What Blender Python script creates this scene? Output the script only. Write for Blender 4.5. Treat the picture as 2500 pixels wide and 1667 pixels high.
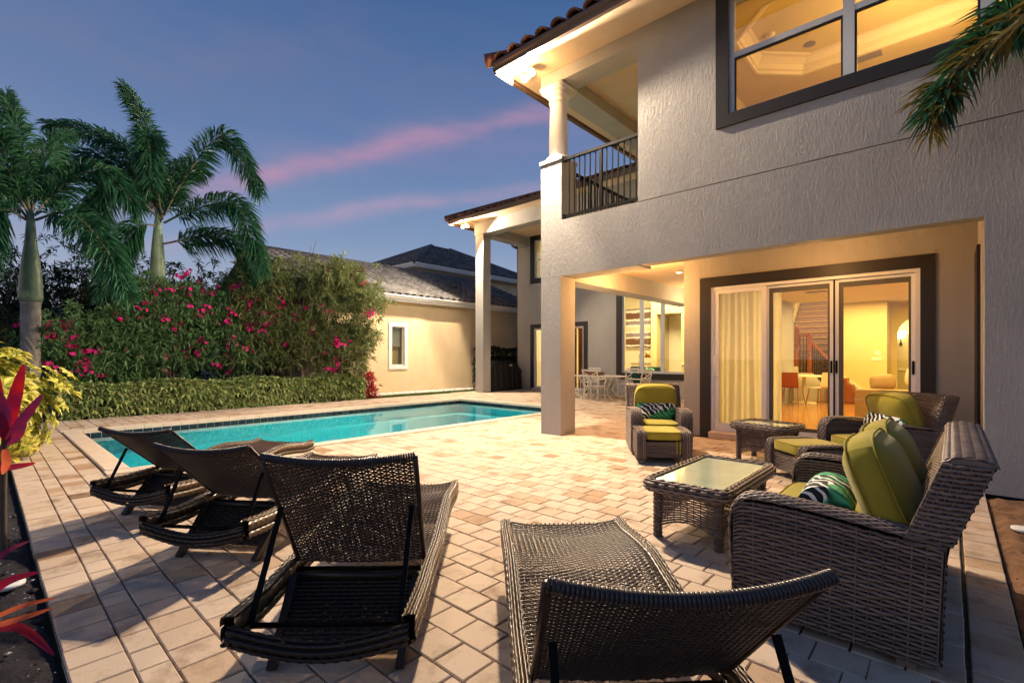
import bpy, bmesh, math, random
import numpy as np
from mathutils import Vector, Matrix
R=math.radians
for o in list(bpy.data.objects): bpy.data.objects.remove(o)
scene=bpy.context.scene; COL=scene.collection
# ------------------------------------------------------------ camera
HC=1.35; FPX=1180.0; YAW=R(42.25); HZ=872.0
cam_d=bpy.data.cameras.new('camera'); cam=bpy.data.objects.new('camera',cam_d); COL.objects.link(cam)
cam.location=(0,0,HC); cam.rotation_euler=(R(90),0,YAW)
cam_d.sensor_width=36; cam_d.lens=FPX/2500*36; cam_d.shift_y=(HZ-833.5)/2500; cam_d.clip_start=.05; cam_d.clip_end=2000
scene.camera=cam
# ------------------------------------------------------------ sky, afterglow, exposure
SUN_AZ=R(205); SUN_EL=R(3)
w=bpy.data.worlds.new('World'); scene.world=w; w.use_nodes=True
nt=w.node_tree; nt.nodes.clear()
def N(t,**k):
    n=nt.nodes.new(t)
    for a,b in k.items(): setattr(n,a,b)
    return n
def lk(a,b): nt.links.new(a,b)
def M_(op,a,b=None,c=None,clamp=False):
    n=N('ShaderNodeMath',operation=op,use_clamp=clamp)
    for i,v in enumerate((a,b,c)):
        if v is None: continue
        if isinstance(v,(int,float)): n.inputs[i].default_value=v
        else: lk(v,n.inputs[i])
    return n.outputs[0]
def wray(x,y):
    v=Vector((-math.sin(YAW),math.cos(YAW),0))+Vector((math.cos(YAW),math.sin(YAW),0))*((x-1250)/FPX)+Vector((0,0,(HZ-y)/FPX))
    return v.normalized()
tc=N('ShaderNodeTexCoord'); sx=N('ShaderNodeSeparateXYZ'); lk(tc.outputs['Generated'],sx.inputs[0])
rp=N('ShaderNodeValToRGB'); lk(sx.outputs[2],rp.inputs[0])
el=rp.color_ramp.elements
cols=[(0,(.54,.46,.51)),(.10,(.36,.40,.53)),(.22,(.20,.285,.475)),(.38,(.098,.185,.385)),(.6,(.042,.110,.285)),(1,(.025,.06,.19))]
while len(el)<len(cols): el.new(.5)
for e,(p,c) in zip(el,cols): e.position=p; e.color=(*c,1)
sky_c=rp.outputs[0]
nz=N('ShaderNodeTexNoise'); nz.inputs['Scale'].default_value=3.2; nz.inputs['Detail'].default_value=5; nz.inputs['Roughness'].default_value=.6
mp=N('ShaderNodeMapping'); mp.inputs['Scale'].default_value=(1,1,3.2); lk(tc.outputs['Generated'],mp.inputs[0]); lk(mp.outputs[0],nz.inputs['Vector'])
wob=M_('MULTIPLY',M_('SUBTRACT',nz.outputs[0],.5),.05)
nz2=N('ShaderNodeTexNoise'); nz2.inputs['Scale'].default_value=7; nz2.inputs['Detail'].default_value=6; lk(mp.outputs[0],nz2.inputs['Vector'])
def band(p,q,wd,amt,col,cen,spread):
    global sky_c
    n=wray(*p).cross(wray(*q)).normalized()
    dp=N('ShaderNodeVectorMath',operation='DOT_PRODUCT'); lk(tc.outputs['Generated'],dp.inputs[0]); dp.inputs[1].default_value=n
    d=M_('DIVIDE',M_('ADD',dp.outputs['Value'],wob),wd)
    g=M_('POWER',2.718,M_('MULTIPLY',M_('MULTIPLY',d,d),-1.0))
    dc=N('ShaderNodeVectorMath',operation='DOT_PRODUCT'); lk(tc.outputs['Generated'],dc.inputs[0]); dc.inputs[1].default_value=wray(*cen)
    a=M_('MULTIPLY',M_('SUBTRACT',dc.outputs['Value'],spread),1/(1-spread),clamp=True)
    f=M_('MULTIPLY',M_('MULTIPLY',g,a),M_('MULTIPLY',M_('ADD',nz2.outputs[0],-.18),amt*2,clamp=True),clamp=True)
    m=N('ShaderNodeMix',data_type='RGBA'); lk(f,m.inputs[0]); lk(sky_c,m.inputs[6]); m.inputs[7].default_value=(*col,1); sky_c=m.outputs[2]
band((520,455),(1340,285),.018,.8,(.54,.26,.38),(950,370),.80)
band((620,400),(1340,330),.05,.3,(.40,.26,.44),(1150,350),.80)
band((640,555),(1330,455),.014,.6,(.52,.32,.46),(1000,505),.86)
band((0,110),(600,150),.09,.4,(.21,.18,.30),(200,120),.72)
sk=N('ShaderNodeTexSky'); sk.sky_type='NISHITA'; sk.sun_disc=False; sk.sun_elevation=SUN_EL; sk.sun_rotation=SUN_AZ
bg=N('ShaderNodeBackground'); lk(sky_c,bg.inputs[0]); bg.inputs[1].default_value=1.0
bg2=N('ShaderNodeBackground'); lk(sk.outputs[0],bg2.inputs[0]); bg2.inputs[1].default_value=.03
ad=N('ShaderNodeAddShader'); lk(bg.outputs[0],ad.inputs[0]); lk(bg2.outputs[0],ad.inputs[1])
wo=N('ShaderNodeOutputWorld'); lk(ad.outputs[0],wo.inputs[0])
sd=bpy.data.lights.new('afterglow','SUN'); sd.energy=.20; sd.angle=R(50); sd.color=(1,.86,.80)
so=bpy.data.objects.new('afterglow',sd); COL.objects.link(so)
dirv=Vector((math.sin(SUN_AZ)*math.cos(R(18)),math.cos(SUN_AZ)*math.cos(R(18)),math.sin(R(18))))
so.rotation_euler=dirv.to_track_quat('Z','Y').to_euler(); so.location=(-4,-10,12)
vs=scene.view_settings; vs.view_transform='Standard'; vs.look='None'; vs.gamma=1; vs.exposure=0.0; vs.use_curve_mapping=False
scene.render.engine='CYCLES'; scene.render.resolution_x=1024; scene.render.resolution_y=682
cy=scene.cycles; cy.max_bounces=8; cy.diffuse_bounces=3; cy.glossy_bounces=3; cy.transmission_bounces=6; cy.transparent_max_bounces=12; cy.sample_clamp_indirect=6
# ------------------------------------------------------------ pixel helpers (photo pixels 2500 x 1667)
fwv=np.array([-math.sin(YAW),math.cos(YAW),0]); rtv=np.array([math.cos(YAW),math.sin(YAW),0]); CP=np.array([0,0,HC])
def ray(x,y): return fwv+rtv*(x-1250)/FPX+np.array([0,0,1.])*(HZ-y)/FPX
def PZ(x,y,z=0): d=ray(x,y); return CP+d*(z-HC)/d[2]
def PX(x,y,X): d=ray(x,y); return CP+d*X/d[0]
def PY(x,y,Y): d=ray(x,y); return CP+d*Y/d[1]
def PD(x,y,dep): return CP+ray(x,y)*dep
# ------------------------------------------------------------ materials
MATS={}
def mat(name,col,rough=.6,vary=0,vscale=4,bump=0,bscale=40,bstretch=(1,1,1),spec=.4,metal=0,emit=None,estr=0,rnd=0,col2=None,coat=0,trans=0,translucent=0,detail=4,ior=1.45,sheen=0,vstretch=(1,1,1)):
    m=bpy.data.materials.new(name); m.use_nodes=True; t=m.node_tree; b=t.nodes['Principled BSDF']
    b.inputs['Base Color'].default_value=(*col,1); b.inputs['Roughness'].default_value=rough; b.inputs['Specular IOR Level'].default_value=spec; b.inputs['Metallic'].default_value=metal
    b.inputs['IOR'].default_value=ior
    if coat: b.inputs['Coat Weight'].default_value=coat; b.inputs['Coat Roughness'].default_value=.15
    if trans: b.inputs['Transmission Weight'].default_value=trans
    if sheen: b.inputs['Sheen Weight'].default_value=sheen
    if emit: b.inputs['Emission Color'].default_value=(*emit,1); b.inputs['Emission Strength'].default_value=estr
    tcn=t.nodes.new('ShaderNodeTexCoord'); cur=None
    def mp_(s):
        q=t.nodes.new('ShaderNodeMapping'); q.inputs['Scale'].default_value=s; t.links.new(tcn.outputs['Object'],q.inputs[0]); return q.outputs[0]
    if vary or col2:
        n=t.nodes.new('ShaderNodeTexNoise'); n.inputs['Scale'].default_value=vscale; n.inputs['Detail'].default_value=detail; n.inputs['Roughness'].default_value=.62; t.links.new(mp_(vstretch),n.inputs['Vector'])
        mx=t.nodes.new('ShaderNodeMix'); mx.data_type='RGBA'
        r=t.nodes.new('ShaderNodeValToRGB'); r.color_ramp.elements[0].position=.32; r.color_ramp.elements[1].position=.68; t.links.new(n.outputs[0],r.inputs[0]); t.links.new(r.outputs[0],mx.inputs[0])
        c2=col2 if col2 else tuple(c*(1-vary) for c in col)
        c1=col if col2 else tuple(min(1,c*(1+vary)) for c in col)
        mx.inputs[6].default_value=(*c1,1); mx.inputs[7].default_value=(*c2,1); cur=mx.outputs[2]
    if rnd:
        oi=t.nodes.new('ShaderNodeObjectInfo'); ge=t.nodes.new('ShaderNodeNewGeometry')
        a=t.nodes.new('ShaderNodeMath'); a.operation='ADD'; t.links.new(oi.outputs['Random'],a.inputs[0]); t.links.new(ge.outputs['Random Per Island'],a.inputs[1])
        f=t.nodes.new('ShaderNodeMath'); f.operation='FRACT'; t.links.new(a.outputs[0],f.inputs[0])
        mr=t.nodes.new('ShaderNodeMapRange'); t.links.new(f.outputs[0],mr.inputs[0]); mr.inputs[3].default_value=1-rnd; mr.inputs[4].default_value=1+rnd*.55
        mm=t.nodes.new('ShaderNodeMix'); mm.data_type='RGBA'; mm.blend_type='MULTIPLY'; mm.inputs[0].default_value=1
        if cur: t.links.new(cur,mm.inputs[6])
        else: mm.inputs[6].default_value=(*col,1)
        t.links.new(mr.outputs[0],mm.inputs[7]); cur=mm.outputs[2]
    if cur: t.links.new(cur,b.inputs['Base Color'])
    if bump:
        n=t.nodes.new('ShaderNodeTexNoise'); n.inputs['Scale'].default_value=bscale; n.inputs['Detail'].default_value=3; t.links.new(mp_(bstretch),n.inputs['Vector'])
        bp=t.nodes.new('ShaderNodeBump'); bp.inputs['Strength'].default_value=bump; bp.inputs['Distance'].default_value=.01; t.links.new(n.outputs[0],bp.inputs['Height']); t.links.new(bp.outputs[0],b.inputs['Normal'])
    if translucent:
        tr=t.nodes.new('ShaderNodeBsdfTranslucent'); tr.inputs[0].default_value=(*[min(1,c*1.3) for c in col],1)
        if cur: t.links.new(cur,tr.inputs[0])
        ms=t.nodes.new('ShaderNodeMixShader'); ms.inputs[0].default_value=translucent
        t.links.new(b.outputs[0],ms.inputs[1]); t.links.new(tr.outputs[0],ms.inputs[2]); t.links.new(ms.outputs[0],t.nodes['Material Output'].inputs[0])
    MATS[name]=m; return m
def stucco(name,col,st=.55):
    m=mat(name,col,.9,.13,.7,spec=.2,detail=7,vstretch=(1,1,.6)); t=m.node_tree; b=t.nodes['Principled BSDF']; tcn=t.nodes.new('ShaderNodeTexCoord')
    def nz(sc,st_,det,dist=0):
        q=t.nodes.new('ShaderNodeMapping'); q.inputs['Scale'].default_value=st_; t.links.new(tcn.outputs['Object'],q.inputs[0])
        n=t.nodes.new('ShaderNodeTexNoise'); n.inputs['Scale'].default_value=sc; n.inputs['Detail'].default_value=det; n.inputs['Distortion'].default_value=dist; t.links.new(q.outputs[0],n.inputs['Vector']); return n.outputs[0]
    a=nz(44,(1,1,.26),6,.9); r=t.nodes.new('ShaderNodeValToRGB'); r.color_ramp.elements[0].position=.47; r.color_ramp.elements[1].position=.56; t.links.new(a,r.inputs[0])
    c=nz(90,(1,1,1),2); mu=t.nodes.new('ShaderNodeMath'); mu.operation='MULTIPLY_ADD'; t.links.new(c,mu.inputs[0]); mu.inputs[1].default_value=.35; t.links.new(r.outputs[0],mu.inputs[2])
    bp=t.nodes.new('ShaderNodeBump'); bp.inputs['Strength'].default_value=st; bp.inputs['Distance'].default_value=.012; t.links.new(mu.outputs[0],bp.inputs['Height']); t.links.new(bp.outputs[0],b.inputs['Normal'])
    return m
stucco('stucco',(.345,.333,.320),.33); stucco('stucco_cream',(.70,.56,.36),.12); stucco('soffit',(.58,.45,.32),.25)
mat('plaster',(.64,.53,.22),.8,.03,2); mat('plaster_white',(.80,.71,.48),.7); mat('trim_dark',(.020,.017,.017),.5); mat('alu',(.55,.57,.60),.4,spec=.5)
mat('alu_white',(.72,.72,.72),.4); mat('black_metal',(.003,.003,.0035),.6,spec=.12); mat('screen_grey',(.10,.095,.08),.6)
mat('clay_tile',(.17,.07,.05),.75,.35,6,rnd=.35); mat('gutter_brown',(.10,.06,.045),.4,spec=.5)
mat('grey_tile',(.115,.115,.12),.8,.25,5,rnd=.35); mat('fascia_white',(.75,.75,.74),.5)
mat('coping',(.62,.50,.39),.7,.08,5,.25,120); mat('bed',(.08,.06,.045),.95,.4,20)
mat('soil',(.018,.016,.02),.95,.5,30,.9,60,detail=8); mat('soil_dry',(.20,.11,.06),.95,.45,9,.9,40,detail=8); mat('chips',(.30,.29,.31),.7,rnd=.6); mat('gravel',(.74,.70,.64),.8,rnd=.45)
mat('lawn',(.05,.09,.015),.9,.35,12); mat('grass_blade',(.07,.13,.018),.7,rnd=.4,translucent=.3); mat('ground',(.05,.06,.03),.95,.3,3)
mat('pool_plaster',(.07,.65,.73),.7,.06,3); mat('pool_tile',(.02,.035,.045),.25,rnd=.5,spec=.6)
mat('rattan',(.16,.122,.108),.42,rnd=.35,spec=.5); mat('rattan_seat_sheen',(.11,.068,.04),.35,rnd=.35,spec=.5); mat('rattan_dark',(.032,.019,.013),.38,rnd=.35,spec=.5); mat('rattan_core',(.02,.016,.013),.8); mat('rattan_wrap',(.03,.028,.033),.35,spec=.5,rnd=.2)  # seat and rail rattan is lightened in colour to mimic sheen on the loungers
mat('cushion',(.30,.25,.028),.9,.10,3,.55,9,(1,1,1),sheen=.2,spec=.2); mat('piping',(.24,.20,.022),.85)
mat('wood_red',(.27,.075,.022),.35,.25,8,vstretch=(1,1,.15)); mat('floor_wood',(.42,.20,.055),.14,.25,3,vstretch=(6,.6,1),spec=.6); mat('iron',(.02,.017,.015),.5); mat('carpet',(.28,.19,.16),.95,.2,30)
mat('curtain',(.86,.78,.64),.9,translucent=.45); mat('tan_fabric',(.40,.27,.13),.9,.08,8); mat('cream_fabric',(.70,.58,.38),.9); mat('green_fabric',(.02,.05,.04),.9); mat('teal_fabric',(.008,.05,.05),.9); mat('wicker_int',(.42,.24,.08),.7,.2,40)
mat('white_metal',(.68,.64,.56),.4,spec=.5); mat('tray_wood',(.16,.05,.02),.5,.3,20); mat('cover_black',(.006,.006,.007),.65,bump=.3,bscale=5); mat('label_white',(.8,.8,.8),.5); mat('label_red',(.5,.01,.02),.5)
mat('brass',(.45,.28,.08),.35,metal=.8); mat('orange_plastic',(.34,.075,.02),.4)
mat('palm_leaf',(.045,.16,.075),.45,rnd=.5,spec=.5,translucent=.18); mat('palm_leaf_warm',(.19,.15,.035),.5,rnd=.5,translucent=.25); mat('palm_trunk',(.24,.22,.20),.85,.3,5,.6,12,(.2,.2,6)); mat('crownshaft',(.16,.23,.15),.45,.3,3); mat('petiole',(.16,.15,.10),.6)
mat('oleander',(.13,.25,.10),.5,rnd=.45,translucent=.2); mat('oleander_lit',(.22,.26,.10),.5,rnd=.45,translucent=.2); mat('flower_pink',(.85,.02,.27),.6,translucent=.3,rnd=.25); mat('bark',(.09,.07,.05),.9,.3,8)  # second oleander tone is olive: warm lamp light put into the leaf colour
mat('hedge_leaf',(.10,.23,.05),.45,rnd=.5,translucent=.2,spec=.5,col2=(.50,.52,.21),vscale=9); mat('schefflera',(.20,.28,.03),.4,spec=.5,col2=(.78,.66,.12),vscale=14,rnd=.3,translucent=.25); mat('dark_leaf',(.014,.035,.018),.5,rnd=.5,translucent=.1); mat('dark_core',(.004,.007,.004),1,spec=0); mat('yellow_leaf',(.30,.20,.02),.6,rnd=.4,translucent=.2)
mat('ti_red',(.60,.015,.02),.6,col2=(.22,.008,.06),vscale=5,rnd=.25,translucent=.35,spec=.5); mat('ti_purple',(.14,.02,.12),.6,col2=(.35,.02,.06),vscale=6,rnd=.3,translucent=.3); mat('ti_orange',(.62,.13,.05),.35,translucent=.35)
mat('petal',(.45,.01,.08),.7); mat('vent_grey',(.25,.22,.18),.6); mat('frost',(.7,.75,.7),.3)
def emis(name,col,s):
    m=bpy.data.materials.new(name); m.use_nodes=True; t=m.node_tree; t.nodes.clear(); e=t.nodes.new('ShaderNodeEmission'); e.inputs[0].default_value=(*col,1); e.inputs[1].default_value=s
    o=t.nodes.new('ShaderNodeOutputMaterial'); t.links.new(e.outputs[0],o.inputs[0]); MATS[name]=m
emis('bulb',(1,.86,.62),60); emis('bulb_small',(1,.8,.45),8); emis('sconce_glow',(1,.85,.5),7)
def glassy(name,tint,fac_max,rough=0.0,ior=1.45):
    m=bpy.data.materials.new(name); m.use_nodes=True; t=m.node_tree; t.nodes.clear()
    tr=t.nodes.new('ShaderNodeBsdfTransparent'); tr.inputs[0].default_value=(*tint,1); g=t.nodes.new('ShaderNodeBsdfGlossy'); g.inputs[1].default_value=rough
    f=t.nodes.new('ShaderNodeFresnel'); f.inputs[0].default_value=ior; mu=t.nodes.new('ShaderNodeMath'); mu.operation='MULTIPLY'; mu.inputs[1].default_value=fac_max; t.links.new(f.outputs[0],mu.inputs[0])
    ms=t.nodes.new('ShaderNodeMixShader'); t.links.new(mu.outputs[0],ms.inputs[0]); t.links.new(tr.outputs[0],ms.inputs[1]); t.links.new(g.outputs[0],ms.inputs[2])
    o=t.nodes.new('ShaderNodeOutputMaterial'); t.links.new(ms.outputs[0],o.inputs[0]); MATS[name]=m; return m,t,g
glassy('glass',(.93,.95,.93),1.0); 
_m,_t,_g=glassy('water',(.75,.95,.98),.8,0.02,1.33)
_n=_t.nodes.new('ShaderNodeTexNoise'); _n.inputs['Scale'].default_value=2.2; _n.inputs['Detail'].default_value=3; _tc=_t.nodes.new('ShaderNodeTexCoord'); _t.links.new(_tc.outputs['Object'],_n.inputs['Vector'])
_b=_t.nodes.new('ShaderNodeBump'); _b.inputs['Strength'].default_value=.12; _b.inputs['Distance'].default_value=.02; _t.links.new(_n.outputs[0],_b.inputs['Height']); _t.links.new(_b.outputs[0],_g.inputs['Normal'])
mat('glass_table',(.40,.46,.33),.07,.1,6,spec=.9,coat=.6)  # pale green body colour stands in for reflections of door and wall
# pavers: each stone its own tone, some strongly stained
def paver_mat():
    m=bpy.data.materials.new('paver'); m.use_nodes=True; t=m.node_tree; b=t.nodes['Principled BSDF']; b.inputs['Roughness'].default_value=.85; b.inputs['Specular IOR Level'].default_value=.25
    L=t.links.new; oi=t.nodes.new('ShaderNodeObjectInfo'); ge=t.nodes.new('ShaderNodeNewGeometry')
    a=t.nodes.new('ShaderNodeMath'); a.operation='ADD'; L(oi.outputs['Random'],a.inputs[0]); L(ge.outputs['Random Per Island'],a.inputs[1]); f=t.nodes.new('ShaderNodeMath'); f.operation='FRACT'; L(a.outputs[0],f.inputs[0])
    r=t.nodes.new('ShaderNodeValToRGB'); L(f.outputs[0],r.inputs[0]); e=r.color_ramp.elements
    for p,c in ((0,(.53,.42,.32)),(.4,(.57,.455,.35)),(.78,(.53,.41,.305)),(.93,(.47,.335,.225)),(.985,(.37,.24,.14)),(1,(.24,.15,.09))):
        q=e.new(p) if p not in(0,1) else (e[0] if p==0 else e[len(e)-1]); q.color=(*c,1)
    n=t.nodes.new('ShaderNodeTexNoise'); n.inputs['Scale'].default_value=3.4; n.inputs['Detail'].default_value=10; n.inputs['Roughness'].default_value=.7; L(ge.outputs['Position'],n.inputs['Vector'])
    rr=t.nodes.new('ShaderNodeValToRGB'); rr.color_ramp.elements[0].position=.50; rr.color_ramp.elements[0].color=(1,1,1,1); rr.color_ramp.elements[1].position=.74; rr.color_ramp.elements[1].color=(.42,.34,.28,1); L(n.outputs[0],rr.inputs[0])
    n2=t.nodes.new('ShaderNodeTexNoise'); n2.inputs['Scale'].default_value=160; n2.inputs['Detail'].default_value=3; L(ge.outputs['Position'],n2.inputs['Vector'])
    r2=t.nodes.new('ShaderNodeMapRange'); L(n2.outputs[0],r2.inputs[0]); r2.inputs[3].default_value=.82; r2.inputs[4].default_value=1.15
    m1=t.nodes.new('ShaderNodeMix'); m1.data_type='RGBA'; m1.blend_type='MULTIPLY'; m1.inputs[0].default_value=1; L(r.outputs[0],m1.inputs[6]); L(rr.outputs[0],m1.inputs[7])
    m2=t.nodes.new('ShaderNodeMix'); m2.data_type='RGBA'; m2.blend_type='MULTIPLY'; m2.inputs[0].default_value=1; L(m1.outputs[2],m2.inputs[6]); L(r2.outputs[0],m2.inputs[7]); L(m2.outputs[2],b.inputs['Base Color'])
    bp=t.nodes.new('ShaderNodeBump'); bp.inputs['Strength'].default_value=.35; bp.inputs['Distance'].default_value=.004; L(n2.outputs[0],bp.inputs['Height']); L(bp.outputs[0],b.inputs['Normal']); MATS['paver']=m
paver_mat()
def leafprint():
    m=bpy.data.materials.new('leaf_print'); m.use_nodes=True; t=m.node_tree; b=t.nodes['Principled BSDF']; b.inputs['Roughness'].default_value=.85; L=t.links.new
    tcn=t.nodes.new('ShaderNodeTexCoord'); wv=t.nodes.new('ShaderNodeTexWave'); wv.wave_type='BANDS'; wv.bands_direction='DIAGONAL'; wv.inputs['Scale'].default_value=7; wv.inputs['Distortion'].default_value=9; wv.inputs['Detail'].default_value=1.2; wv.inputs['Detail Scale'].default_value=1.1; L(tcn.outputs['Object'],wv.inputs['Vector'])
    r=t.nodes.new('ShaderNodeValToRGB'); L(wv.outputs[0],r.inputs[0]); e=r.color_ramp.elements; r.color_ramp.interpolation='CONSTANT'
    e[0].color=(.006,.012,.012,1); e[1].position=.70; e[1].color=(.75,.78,.75,1)
    n=t.nodes.new('ShaderNodeTexNoise'); n.inputs['Scale'].default_value=4.5; n.inputs['Detail'].default_value=1; L(tcn.outputs['Object'],n.inputs['Vector'])
    rg=t.nodes.new('ShaderNodeValToRGB'); L(n.outputs[0],rg.inputs[0]); rg.color_ramp.elements[0].position=.50; rg.color_ramp.elements[1].position=.54
    r3=t.nodes.new('ShaderNodeValToRGB'); L(wv.outputs[0],r3.inputs[0]); r3.color_ramp.elements[0].color=(.004,.06,.03,1); r3.color_ramp.elements[1].color=(.06,.42,.20,1)
    mx=t.nodes.new('ShaderNodeMix'); mx.data_type='RGBA'; L(rg.outputs[0],mx.inputs[0]); L(r.outputs[0],mx.inputs[6]); L(r3.outputs[0],mx.inputs[7]); L(mx.outputs[2],b.inputs['Base Color']); MATS['leaf_print']=m
leafprint()
def art():
    m=bpy.data.materials.new('striped_canvas'); m.use_nodes=True; t=m.node_tree; b=t.nodes['Principled BSDF']; b.inputs['Roughness'].default_value=.8; L=t.links.new
    tcn=t.nodes.new('ShaderNodeTexCoord'); s=t.nodes.new('ShaderNodeSeparateXYZ'); L(tcn.outputs['Generated'],s.inputs[0])
    n=t.nodes.new('ShaderNodeTexNoise'); n.inputs['Scale'].default_value=9; n.inputs['Detail'].default_value=5; L(tcn.outputs['Generated'],n.inputs['Vector'])
    a=t.nodes.new('ShaderNodeMath'); a.operation='MULTIPLY_ADD'; L(n.outputs[0],a.inputs[0]); a.inputs[1].default_value=.07; L(s.outputs[2],a.inputs[2])
    r=t.nodes.new('ShaderNodeValToRGB'); r.color_ramp.interpolation='CONSTANT'; L(a.outputs[0],r.inputs[0]); e=r.color_ramp.elements
    br=(.16,.07,.03); wh=(.75,.72,.62); cr=(.70,.60,.36); gr=(.25,.20,.19)
    seq=[(0,wh),(.045,br),(.08,wh),(.12,br),(.26,wh),(.30,gr),(.38,wh),(.42,cr),(.52,wh),(.57,gr),(.66,wh),(.70,br),(.84,wh),(.90,gr),(.94,cr)]
    e[0].color=(*wh,1); e[1].position=.94; e[1].color=(*cr,1)
    for p,c in seq[1:-1]: q=e.new(p); q.color=(*c,1)
    L(r.outputs[0],b.inputs['Base Color']); MATS['art']=m
art()
# ------------------------------------------------------------ mesh helpers
rng=random.Random(7); nrg=np.random.default_rng(7)
class MB:
    def __init__(s): s.v=[]; s.f=[]; s.n=0
    def add(s,v,f):
        v=np.asarray(v,float).reshape(-1,3); s.v.append(v); b=s.n
        s.f.extend([tuple(int(i)+b for i in q) for q in f]); s.n+=len(v); return s
    def box(s,x0,x1,y0,y1,z0,z1):
        x0,x1=sorted((x0,x1)); y0,y1=sorted((y0,y1)); z0,z1=sorted((z0,z1))
        return s.add([(x0,y0,z0),(x1,y0,z0),(x1,y1,z0),(x0,y1,z0),(x0,y0,z1),(x1,y0,z1),(x1,y1,z1),(x0,y1,z1)],[(0,3,2,1),(4,5,6,7),(0,1,5,4),(1,2,6,5),(2,3,7,6),(3,0,4,7)])
    def quad(s,a,b,c,d): return s.add([a,b,c,d],[(0,1,2,3)])
    def prism(s,poly,axis,a,b):
        n=len(poly); vs=[]
        for t in (a,b):
            for p,q in poly:
                vs.append({'x':(t,p,q),'y':(p,t,q),'z':(p,q,t)}[axis])
        return s.add(vs,[tuple(range(n)),tuple(range(2*n-1,n-1,-1))]+[(i,(i+1)%n+0,(i+1)%n+n,i+n) for i in range(n)])
    def tube(s,pts,r,seg=8,cap=True,flat=1.0,closed=False):
        pts=np.asarray(pts,float); n=len(pts); rr=np.full(n,r) if np.isscalar(r) else np.asarray(r,float)
        if closed: tg=np.roll(pts,-1,0)-np.roll(pts,1,0)
        else: tg=np.gradient(pts,axis=0)
        tg/=np.linalg.norm(tg,axis=1)[:,None]+1e-9
        vs=[]; up=np.array([0,0,1.]) if abs(tg[0][2])<.9 else np.array([1.,0,0]); u=np.cross(up,tg[0]); u/=np.linalg.norm(u)
        for i in range(n):
            u=u-tg[i]*np.dot(u,tg[i]); u/=np.linalg.norm(u)+1e-9; w_=np.cross(tg[i],u)
            for k in range(seg):
                a=2*math.pi*k/seg; vs.append(pts[i]+rr[i]*(u*math.cos(a)+w_*math.sin(a)*flat))
        fs=[]
        for i in range(n if closed else n-1):
            j=(i+1)%n
            for k in range(seg):
                fs.append((i*seg+k,i*seg+(k+1)%seg,j*seg+(k+1)%seg,j*seg+k))
        if cap and not closed: fs+= [tuple(range(seg-1,-1,-1)),tuple(range((n-1)*seg,n*seg))]
        return s.add(vs,fs)
    def bar(s,a,b,wx,wy):
        a=np.array(a,float); b=np.array(b,float); d=b-a; d/=np.linalg.norm(d); up=np.array([0,0,1.]) if abs(d[2])<.95 else np.array([1.,0,0])
        u=np.cross(up,d); u/=np.linalg.norm(u); v=np.cross(d,u); vs=[]
        for p in(a,b):
            for i,j in((-1,-1),(1,-1),(1,1),(-1,1)): vs.append(p+u*wx/2*i+v*wy/2*j)
        return s.add(vs,[(3,2,1,0),(4,5,6,7),(0,1,5,4),(1,2,6,5),(2,3,7,6),(3,0,4,7)])
    def lathe(s,prof,c=(0,0,0),seg=24):
        vs=[];fs=[];n=len(prof)
        for r,z in prof:
            for k in range(seg):
                a=2*math.pi*k/seg; vs.append((c[0]+r*math.cos(a),c[1]+r*math.sin(a),c[2]+z))
        for i in range(n-1):
            for k in range(seg): fs.append((i*seg+k,i*seg+(k+1)%seg,(i+1)*seg+(k+1)%seg,(i+1)*seg+k))
        fs+=[tuple(range(seg-1,-1,-1)),tuple(range((n-1)*seg,n*seg))]
        return s.add(vs,fs)
    def grid(s,P,nu,nv,flip=False):
        U,V=np.meshgrid(np.linspace(0,1,nu+1),np.linspace(0,1,nv+1),indexing='ij'); p=np.stack(np.broadcast_arrays(*P(U,V),U)[:3],-1).reshape(-1,3)
        fs=[(i*(nv+1)+j,(i+1)*(nv+1)+j,(i+1)*(nv+1)+j+1,i*(nv+1)+j+1) for i in range(nu) for j in range(nv)]
        if flip: fs=[q[::-1] for q in fs]
        return s.add(p,fs)
    def weave(s,P,nu,nv,amp=.004,fill=.42,thick=.0035,stake=True,sub=2,flip=1,step=1,jit_=0):
        # rows j of strands along u, passing over and under stakes along v
        ns=nu*sub; u=np.linspace(0,1,ns+1); vs_=(np.arange(nv)+.5)/nv; U,V=np.meshgrid(u,vs_,indexing='ij')
        def pos(u,v): return np.stack(np.broadcast_arrays(*P(u,v),u)[:3],-1)
        e=1e-3; p=pos(U,V); du=pos(np.clip(U+e,0,1),V)-pos(np.clip(U-e,0,1),V); dv=pos(U,np.clip(V+e,0,1))-pos(U,np.clip(V-e,0,1))
        nn=np.cross(du,dv); nn/=np.linalg.norm(nn,axis=-1)[...,None]+1e-12; nn*=flip
        dvl=dv/(np.clip(V+e,0,1)-np.clip(V-e,0,1))[...,None]/nv
        fj=fill*(1-jit_*nrg.random((ns+1,nv,1))**2)
        ph=np.cos(np.pi*(np.arange(ns+1)/sub)[:,None]/step+np.pi*(np.arange(nv)//1)[None,:]/step*1.0)
        c=p+nn*(amp*ph)[...,None]
        ring=np.stack([c+dvl*fj,c+nn*thick,c-dvl*fj,c-nn*thick],axis=2) # ns+1,nv,4,3
        idx=np.arange((ns+1)*nv*4).reshape(ns+1,nv,4)
        fs=[]
        for k in range(4):
            k2=(k+1)%4
            q=np.stack([idx[:-1,:,k],idx[1:,:,k],idx[1:,:,k2],idx[:-1,:,k2]],-1).reshape(-1,4); fs.append(q)
        s.add(ring.reshape(-1,3),np.concatenate(fs))
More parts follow.
